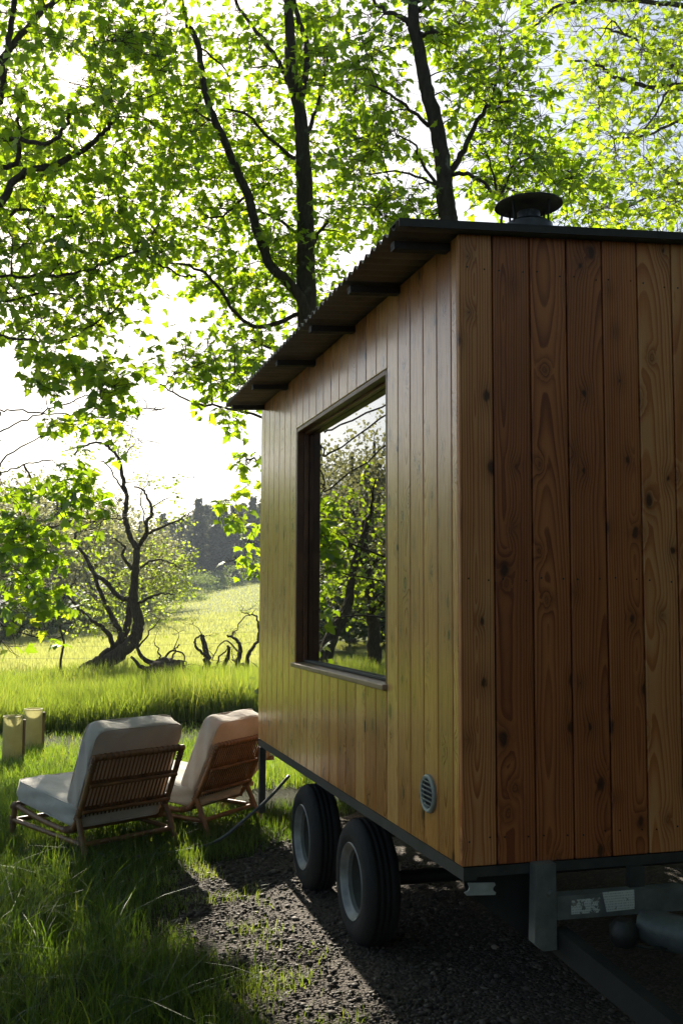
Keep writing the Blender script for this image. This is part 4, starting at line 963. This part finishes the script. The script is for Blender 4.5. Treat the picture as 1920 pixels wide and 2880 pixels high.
# --- trees standing on the left along the fence (seen in the window glass)
def field_tree(x, y, lean, h, label, n, seed, cr=2.2):
    b = np.array([x, y, float(hgt(x, y))])
    t = Tree('field_maple', label, 'tree', MAT['haw_bark'], MAT['leaf_far'], tuple(b), 'small trees along the fence')
    top = b+np.array([lean*h*.6, .3, h*.55])
    Q = t.limb([b, b+np.array([lean*.15*h, 0, h*.16]), b+np.array([lean*.42*h, .1, h*.32]), top, top+np.array([lean*.3*h, .2, h*.25])], .19, .06, 9, 5, .02)
    for i in range(5):
        a = rng.uniform(0, 6.28); s_ = Q[rng.integers(6, len(Q)-1)]
        t.limb([s_, s_+np.array([math.cos(a)*.6, math.sin(a)*.6, .35]), s_+np.array([math.cos(a)*1.4, math.sin(a)*1.4, .9])], .06, .02, 6, 5, .02)
    A = []
    c = b+np.array([lean*h*.75, .3, h*.60])
    while len(A) < n:
        p = rng.normal(0, 1, 3); p = p/np.linalg.norm(p)*rng.uniform(.35, 1)**.6; p *= np.array([cr, cr*.9, h*.42])
        if rng.random() < .35: p[2] *= .6
        A.append(c+p)
    t.grow(A, .005, .025); t.leaves_at_tips((20, 34), .5, 7, (.075, .125), cull=False); t.finish(LEAF_S, LEAF_ST); return t
field_tree(-4.75, 20.0, -.32, 4.9, 'small leaning tree left of the hawthorn by the fence', 60, 1, 1.9)
field_tree(-6.3, 20.6, .04, 4.6, 'small upright tree on the fence beyond the leaning one', 55, 2, 1.8)
field_tree(-9.2, 20.3, .1, 6.0, 'taller small tree at the far left of the fence', 60, 3, 2.2)

# --- far woodland: spring trees and bushes along the field, conifers behind
def far_broad(name, label, x, y, h, w, mat, leafsize, n, group, sub=30, trunk=True):
    z = float(hgt(x, y)); b = np.array([x, y, z-.1])
    t = Tree(name, label, 'tree' if trunk else 'bush', MAT['far_bark'], mat, tuple(b), group)
    if trunk:
        t.limb([b, b+[.1*w, 0, h*.25], b+[0, .1*w, h*.5], b+[.1, 0, h*.9]], .03*h, .008*h, 6, 4, .03)
    else:
        t.limb([b, b+[.1, 0, h*.3], b+[.1, 0, h*.6]], .04, .02, 5, 3, .02)
    A = []
    for _ in range(sub):
        p = unit(rng.normal(0, 1, 3)); rr = rng.uniform(.45, 1)
        A.append(b+np.array([p[0]*w*.5*rr, p[1]*w*.5*rr, h*.56+p[2]*h*.42*rr]))
    t.grow(A, .02, .12)
    P = []
    for a in A:
        k = n//sub; P.append(a+rng.normal(0, 1, (k, 3))*np.array([w*.09, w*.09, h*.055]))
    P = np.vstack(P); A2 = unit(rng.normal(0, 1, P.shape)); N2 = unit(rng.normal(0, .7, P.shape)+[0, 0, .7])
    t.addleaves(P, A2, N2, leafsize, False); t.finish(QUADL, QUADT); return t.root
def far_at(px, d):
    p = at(px, 1689, d); return p[0], p[1]
FARS = [(-60, 47, 7.0, 5.5), (45, 50, 7.6, 6.0), (150, 55, 8.2, 6.2), (235, 60, 8.0, 6.0), (310, 66, 8.4, 6.5), (385, 74, 7.8, 6.0), (100, 66, 10.5, 7), (280, 80, 11, 8), (420, 92, 8.5, 7), (-160, 46, 7.5, 6)]
WHICH = ['outermost', 'second', 'third', 'fourth', 'fifth', 'sixth']
lab = ['brown budding tree of the wood at the far left frame edge', 'brown budding tree left of the hawthorn trunk above the field corner', 'brown budding tree showing through the hawthorn branches', 'brown budding tree directly behind the hawthorn crown',
       'brown budding tree just right of the hawthorn trunk', 'budding tree where the wood meets the conifers', 'taller budding tree rising behind the wood on the left', 'tallest budding tree behind the hawthorn', 'budding tree at the foot of the conifers', 'budding tree beyond the left frame edge']
for (px, dd, h, w), L in zip(FARS, lab):
    x, y = far_at(px, dd); far_broad('woodland_tree', L, x, y, h, w, MAT['wood_leaf'], (.16, .30), 2600, 'budding trees of the far wood', 34)
BUS = [(10, 44, 1.7, 3.2), (90, 48, 1.9, 3.4), (190, 54, 2.0, 3.6), (270, 60, 2.1, 4.0), (345, 68, 2.3, 4.2), (410, 78, 2.4, 4.5), (470, 92, 4.6, 6.0), (545, 122, 2.6, 7), (610, 128, 2.2, 8), (680, 130, 2.8, 8), (745, 131, 3.0, 8), (525, 106, 1.2, 6), (440, 86, 4.2, 5)]
bl = ['low dark bush under the wood at the left frame edge', 'low dark bush at the left corner of the field', 'low bush behind the left stems of the hawthorn', 'low bush behind the hawthorn trunk', 'low bush right of the hawthorn trunk at the field edge', 'low bush where the field edge bends',
      'rounded green bush standing before the conifers', 'pale hedge clump at the top of the field', 'low pale hedge clump along the top of the field', 'pale hedge clump under the conifers near the cabin', 'hedge clump hidden partly by the cabin corner', 'small flat bush on the field edge', 'rounded bush beside the green bush below the conifers']
for (px, dd, h, w), L in zip(BUS, bl):
    x, y = far_at(px, dd); far_broad('field_bush', L, x, y, h, w, MAT['bush_leaf'], (.12, .24), 1500, 'bushes along the field edge', 22, False)
# the wooded bank to the left (mirrored in the window)
for i, (az, r, h, w) in enumerate([(-13, 41, 8.5, 6.5), (-15.5, 44, 9.5, 7), (-18, 42, 8.8, 6.5), (-20.5, 45, 9.8, 7), (-23, 44, 9.0, 7), (-10.5, 43, 8, 6), (-17, 54, 12, 8), (-20, 57, 12.5, 8), (-14, 55, 12, 8), (-8, 45, 8, 6)]):
    a = RAD(az); x, y = .4+r*math.sin(a), CAM[1]+r*math.cos(a)
    o = far_broad('bank_tree', ['nearer', 'nearer', 'nearer', 'nearer', 'nearer', 'nearer', 'farther', 'farther', 'farther', 'nearer'][i]+' row budding tree of the wooded bank, '+['seventh', 'eighth', 'ninth', 'tenth', 'last', 'sixth', 'eighth', 'last', 'seventh', 'fifth'][i]+' from the conifers', x, y, h, w, MAT['wood_leaf'], (.14, .26), 3000, 'trees of the wooded bank mirrored in the window', 36)
for i, (az, r, h, w) in enumerate([(-12.5, 37.5, 2.2, 5), (-15, 37.5, 2.6, 5), (-17.5, 38, 2.4, 5), (-20, 38, 2.6, 5), (-22.5, 38, 2.4, 5)]):
    a = RAD(az); x, y = .4+r*math.sin(a), CAM[1]+r*math.cos(a)
    far_broad('bank_bush', ['first', 'second', 'third', 'fourth', 'fifth'][i]+' dark bush from the hawthorn at the foot of the wooded bank', x, y, h, w, MAT['bush_leaf'], (.12, .22), 1600, 'bushes of the wooded bank mirrored in the window', 22, False)
# bushes added behind viewpoint and cabin and along the right to block light
hb = far_broad('blocker_bush', 'added light-blocking bush behind the viewpoint on the lawn side', -5.2, -9.6, 4.2, 5.0, MAT['bush_leaf'], (.16, .30), 3600, 'added light-blocking bushes around the cabin and viewpoint', 30, False)
for j, (x, y, sc, L) in enumerate(((3.9, 4.3, .66, 'added light-blocking bush close along the right side of the cabin, farthest'), (3.9, 1.2, .66, 'added light-blocking bush close along the right side of the cabin, middle'), (4.1, -1.9, .66, 'added light-blocking bush close along the right side of the cabin, by the drawbar'), (2.4, 6.9, .62, 'taller added light-blocking bush hidden behind the cabin far wall'), (1.85, 5.75, .42, 'small added light-blocking bush tucked behind the far steps'), (2.0, 5.35, .5, 'low added light-blocking bush hidden right behind the cabin far wall'), (4.6, 7.4, .66, 'added light-blocking bush beyond the far right corner of the cabin'), (-1.8, -9.0, 1.15, 'added light-blocking bush straight behind the viewpoint'), (2.0, -9.4, 1.0, 'added light-blocking bush behind the viewpoint facing the end wall'), (5.6, -7.6, 1.5, 'added light-blocking bush at the bend behind the viewpoint'), (6.6, -4.0, 1.4, 'added light-blocking bush right of the drawbar'), (6.4, -.4, 1.4, 'added light-blocking bush right of the cabin near end'),
        (6.6, 3.0, 1.05, 'added light-blocking bush right of the cabin middle'), (6.2, 6.2, .95, 'added light-blocking bush right of the cabin far end'))):
    c_ = copy_tree(hb); c_.location = (x, y, -.1); c_.scale = (sc, sc, sc); c_.rotation_euler = (0, 0, j*1.3); c_['label'] = L
# conifers
def conifer(h):
    e = Tree('conifer_tree', '', 'tree', MAT['far_bark'], MAT['needle'], (0, 0, 0))
    e.limb([np.zeros(3), np.array([.05, 0, h*.5]), np.array([0, 0, h])], .018*h, .02, 6, 3, .02)
    P = []; A = []; Nn = []
    for z in np.linspace(h*.16, h*.985, 30):
        f = 1-(z/h); R_ = h*.19*f**.8+.12
        for q in range(9):
            a = rng.uniform(0, 6.28); L = R_*rng.uniform(.6, 1.15); dv = np.array([math.cos(a), math.sin(a), -.28])
            e.mb.tube([(0, 0, z), tuple(dv*L+[0, 0, z])], [.03, .01], 3, False)
            k = max(4, int(L*13)); t = rng.uniform(.12, 1, (k, 1))
            P.append(np.array([0, 0, z])+dv*L*t+rng.normal(0, .09, (k, 3))); A.append(unit(dv+rng.normal(0, .5, (k, 3))-[0, 0, .4])); Nn.append(unit(rng.normal(0, .6, (k, 3))+[0, 0, 1]))
    e.addleaves(np.vstack(P), np.vstack(A), np.vstack(Nn), (.28, .6), False)
    return e.finish(QUADL, QUADT)
proto = [conifer(11.5), conifer(10.0)]
CON = [(395, 140, .95), (428, 150, .8), (455, 146, 1.02), (482, 155, 1.05), (505, 148, .92), (530, 152, 1.08), (556, 146, 1.12), (580, 156, 1.2), (602, 148, 1.0), (628, 150, 1.05), (655, 147, .95), (682, 153, 1.1), (708, 148, 1.02), (735, 152, 1.1), (765, 150, 1.0), (340, 150, .9), (800, 150, 1.05), (365, 158, 1.0)]
cl_ = ['leftmost full conifer of the plantation seen beside the hawthorn', 'short conifer second in the row from the hawthorn', 'conifer third in the row from the hawthorn', 'slim conifer fourth in the row from the hawthorn', 'shorter conifer in the left half of the plantation', 'conifer at the middle of the plantation',
       'tall conifer just right of the plantation middle', 'tallest conifer of the far plantation', 'conifer just right of the tallest one', 'conifer above the pale hedge clump', 'lower conifer in the right half of the plantation', 'tall conifer third from the cabin wall', 'conifer second from the cabin wall', 'conifer touching the cabin wall edge in view',
       'conifer just hidden by the cabin corner', 'conifer behind the hawthorn crown', 'conifer behind the cabin', 'conifer standing back behind the hawthorn crown']
for i, ((px, dd, s_), L) in enumerate(zip(CON, cl_)):
    o = proto[i] if i < 2 else copy_tree(proto[i % 2])
    x, y = far_at(px, dd); o.location = (x, y, float(hgt(x, y))-.3); o.scale = (s_*1.05, s_*1.05, s_); o.rotation_euler = (0, 0, i*1.7)
    tag(o, L, 'tree', 'conifers beyond the field')

# ------------------------------------------------------------------ grass, crop, stones
def blades(name, X, Y, Hh, Wd, mat, label, lean=.45, zoff=0.0, seg3=True):
    n = len(X); Z = hgt(X, Y)+zoff
    a = rng.uniform(0, 2*np.pi, n); fx, fy = np.cos(a), np.sin(a)
    b = rng.uniform(0, 2*np.pi, n); ln = np.abs(rng.normal(0, lean, n))*Hh; bx, by = np.cos(b)*ln, np.sin(b)*ln
    P = np.stack([X, Y, Z], 1); side = np.stack([fx, fy, np.zeros(n)], 1)*Wd[:, None]*.5
    def lev(t): return P+np.stack([bx*t*t, by*t*t, Hh*(t-.18*t*t*(ln/Hh))], 1)
    l0, l1, l2, l3 = lev(0), lev(.38), lev(.72), lev(1.0)
    V = np.stack([l0-side, l0+side, l1-side*.92, l1+side*.92, l2-side*.62, l2+side*.62, l3], 1)
    T0 = np.array([(0, 1, 3), (0, 3, 2), (2, 3, 5), (2, 5, 4), (4, 5, 6)])
    T = T0[None]+(np.arange(n)*7)[:, None, None]
    tint = np.clip(rng.normal(.45, .2, n)+.15*np.sin(X*1.9)*np.sin(Y*1.3), 0, 1)
    o = link(name, tri_mesh(name, V.reshape(-1, 3), T.reshape(-1, 3), np.repeat(tint, 7)), mat)
    return tag(o, label, 'grass', kind='stuff')
def scatter(n, x0, x1, y0, y1, cond=None, clump=0):
    X = rng.uniform(x0, x1, n); Y = rng.uniform(y0, y1, n)
    if clump:
        cn = max(4, n//clump); cx, cyy = rng.uniform(x0, x1, cn), rng.uniform(y0, y1, cn); i = rng.integers(0, cn, n)
        X = cx[i]+rng.normal(0, .05, n); Y = cyy[i]+rng.normal(0, .05, n)
    if cond is not None: k = cond(X, Y); X, Y = X[k], Y[k]
    return X, Y
def az_of(X, Y): return np.degrees(np.arctan2(X-CAM[0], Y-CAM[1]))
fadek = lambda X, Y: rng.random(len(X)) < np.clip((gravel_edge(Y)+.04-X)/.34+.15*np.sin(X*9)*np.sin(Y*7), 0, 1)
inview = lambda X, Y: (az_of(X, Y) > -13)
X, Y = scatter(74000, -3.3, 2.0, .2, 4.9, lambda X, Y: fadek(X, Y) & inview(X, Y))
X2, Y2 = scatter(9000, -2.6, -.2, .2, 4.9, lambda X, Y: fadek(X, Y) & inview(X, Y), 40)
X = np.concatenate([X, X2]); Y = np.concatenate([Y, Y2]); n = len(X)
blades('lawn_grass', X, Y, np.where(np.arange(n) < n-len(X2), rng.uniform(.045, .12, n), rng.uniform(.08, .19, n)), rng.uniform(.0025, .005, n), MAT['shaded_lawn'], 'short lawn grass around and in front of the lounge chairs', .5)
X, Y = scatter(1500, -2.0, -.75, .5, 3.2, lambda X, Y: inview(X, Y) & (X < gravel_edge(Y)-.12-.25*rng.random(len(X))), 14)
n = len(X); blades('long_grass', X, Y, rng.uniform(.16, .36, n), rng.uniform(.004, .0075, n), MAT['shaded_lawn'], 'long arching grass blades in the shaded lower left corner', .95)
X, Y = scatter(70000, -4.3, 2.4, 4.9, 10.5, lambda X, Y: inview(X, Y) & (X < 1.2+.25*(Y-4.9)) & ~((X > .0) & (Y < 5.6)) & ((Y < 8.9+.3*np.sin(X*2.1)) | (rng.random(len(X)) < .18)))
n = len(X); blades('meadow_grass', X, Y, rng.uniform(.06, .17, n)*np.clip(1.15-.12*(Y-5), .45, 1.1), rng.uniform(.003, .006, n), MAT['lawn_blade'], 'sunlit grass between the lounge chairs and the tall meadow strip', .5)
X, Y = scatter(48000, -10.5, 5.0, 10.6, 21.8, lambda X, Y: (az_of(X, Y) > -21) & (X < 1.6+.30*(Y-4.9)))
n = len(X); blades('tall_meadow_grass', X, Y, rng.uniform(.16, .50, n)*(.65+.35*np.sin(X*1.1+1)*np.sin(Y*.7))+np.where(Y < 12.6, rng.uniform(.1, .34, n), 0)*(Y > 10.2), rng.uniform(.007, .014, n), MAT['tall_blade'], 'tall sunlit meadow grass along the hedge bank', .4)
X, Y = scatter(44000, -4.0, 4.2, 10.3, 13.4, lambda X, Y: (az_of(X, Y) > -6) & (X < 2.0+.30*(Y-4.9)) & (Y > 10.5+.35*np.sin(X*1.7)+.2*np.sin(X*4.1)))
n = len(X); blades('verge_grass', X, Y, rng.uniform(.35, .80, n)*(.8+.2*np.sin(X*1.3)), rng.uniform(.007, .015, n), MAT['tall_blade'], 'dense knee high grass at the front of the meadow strip', .42)
# sparse grass creeping over the gravel
X, Y = scatter(2400, -.8, .0, .3, 3.2, lambda X, Y: X < gravel_edge(Y)+.2+.35*rng.random(len(X)), 44)
n = len(X); blades('gravel_grass', X, Y, rng.uniform(.02, .07, n), rng.uniform(.002, .004, n), MAT['tall_blade'], 'sparse grass tufts growing through the gravel', .8, .01)
# field crop, thinning with distance
FX = []; FY = []; FW_ = []
for (a0, a1) in ((-9.0, 20.0), (-22.5, -12.0)):
    for (r0, r1, cnt) in ((25, 34, 34000), (34, 48, 30000), (48, 75, 28000), (75, 136, 28000)):
        if a1 < 0 and r0 > 40: continue
        r = np.sqrt(rng.uniform(r0*r0, r1*r1, cnt)); a = np.radians(rng.uniform(a0, a1, cnt))
        FX.append(CAM[0]+r*np.sin(a)); FY.append(CAM[1]+r*np.cos(a)); FW_.append(.006+.0004*r+0*r)
X, Y, Wd = map(np.concatenate, (FX, FY, FW_)); k = (Y > 22.0) & (hgt(X, Y) > -.6); X, Y, Wd = X[k], Y[k], Wd[k]; n = len(X)
blades('field_crop', X, Y, rng.uniform(.13, .24, n), Wd, MAT['crop_blade'], 'even bright young crop covering the sunlit field', .35)
# loose stones on the track
ico = bmesh.new(); bmesh.ops.create_icosphere(ico, subdivisions=1, radius=1); ico.verts.index_update()
IV = np.array([v.co[:] for v in ico.verts]); IT = np.array([[v.index for v in f.verts] for f in ico.faces]); ico.free()
cnt = 30000; Y = rng.uniform(-.3, 4.2, cnt); X = rng.uniform(-1.0, .9, cnt)
k = (X > gravel_edge(Y)-.05+rng.normal(0, .09, cnt)) & (rng.random(cnt) < .62+.5*np.sin(X*5.1+2*np.sin(Y*2.2))*np.sin(Y*3.7+X)); X, Y = X[k], Y[k]; n = len(X)
S = np.exp(rng.normal(-5.1, .5, n)); S = np.clip(S, .003, .02)
Vs = IV[None]*(1+rng.uniform(-.42, .42, (n, len(IV), 1)))*S[:, None, None]*rng.uniform(.65, 1.25, (n, 1, 3))*np.array([1, 1, .55])
ang = rng.uniform(0, 6.28, n); c, s_ = np.cos(ang)[:, None], np.sin(ang)[:, None]
Vs = np.stack([Vs[..., 0]*c-Vs[..., 1]*s_, Vs[..., 0]*s_+Vs[..., 1]*c, Vs[..., 2]], -1)+np.stack([X, Y, .010+S*.25], 1)[:, None]
Ts = IT[None]+(np.arange(n)*len(IV))[:, None, None]
tag(link('gravel', tri_mesh('gravel', Vs.reshape(-1, 3), Ts.reshape(-1, 3), np.repeat(np.clip(rng.beta(2, 3, n), 0, 1), len(IV))), MAT['stone']), 'loose grey gravel stones covering the track beside the wheels', 'gravel', kind='stuff')

# ------------------------------------------------------------------ haze
hz = MB().box(-1290, 1310, -30, 1290, -8, 125).build('haze', None); hz['kind'] = 'stuff'; hz['label'] = 'thin sunlit haze over the valley'
m, nt, out = new_mat('haze'); v = nt.nodes.new('ShaderNodeVolumePrincipled')
v.inputs['Color'].default_value = (.74, .86, 1.0, 1); v.inputs['Density'].default_value = .00055; v.inputs['Anisotropy'].default_value = .2
nt.links.new(v.outputs[0], out.inputs['Volume']); hz.data.materials.append(m)
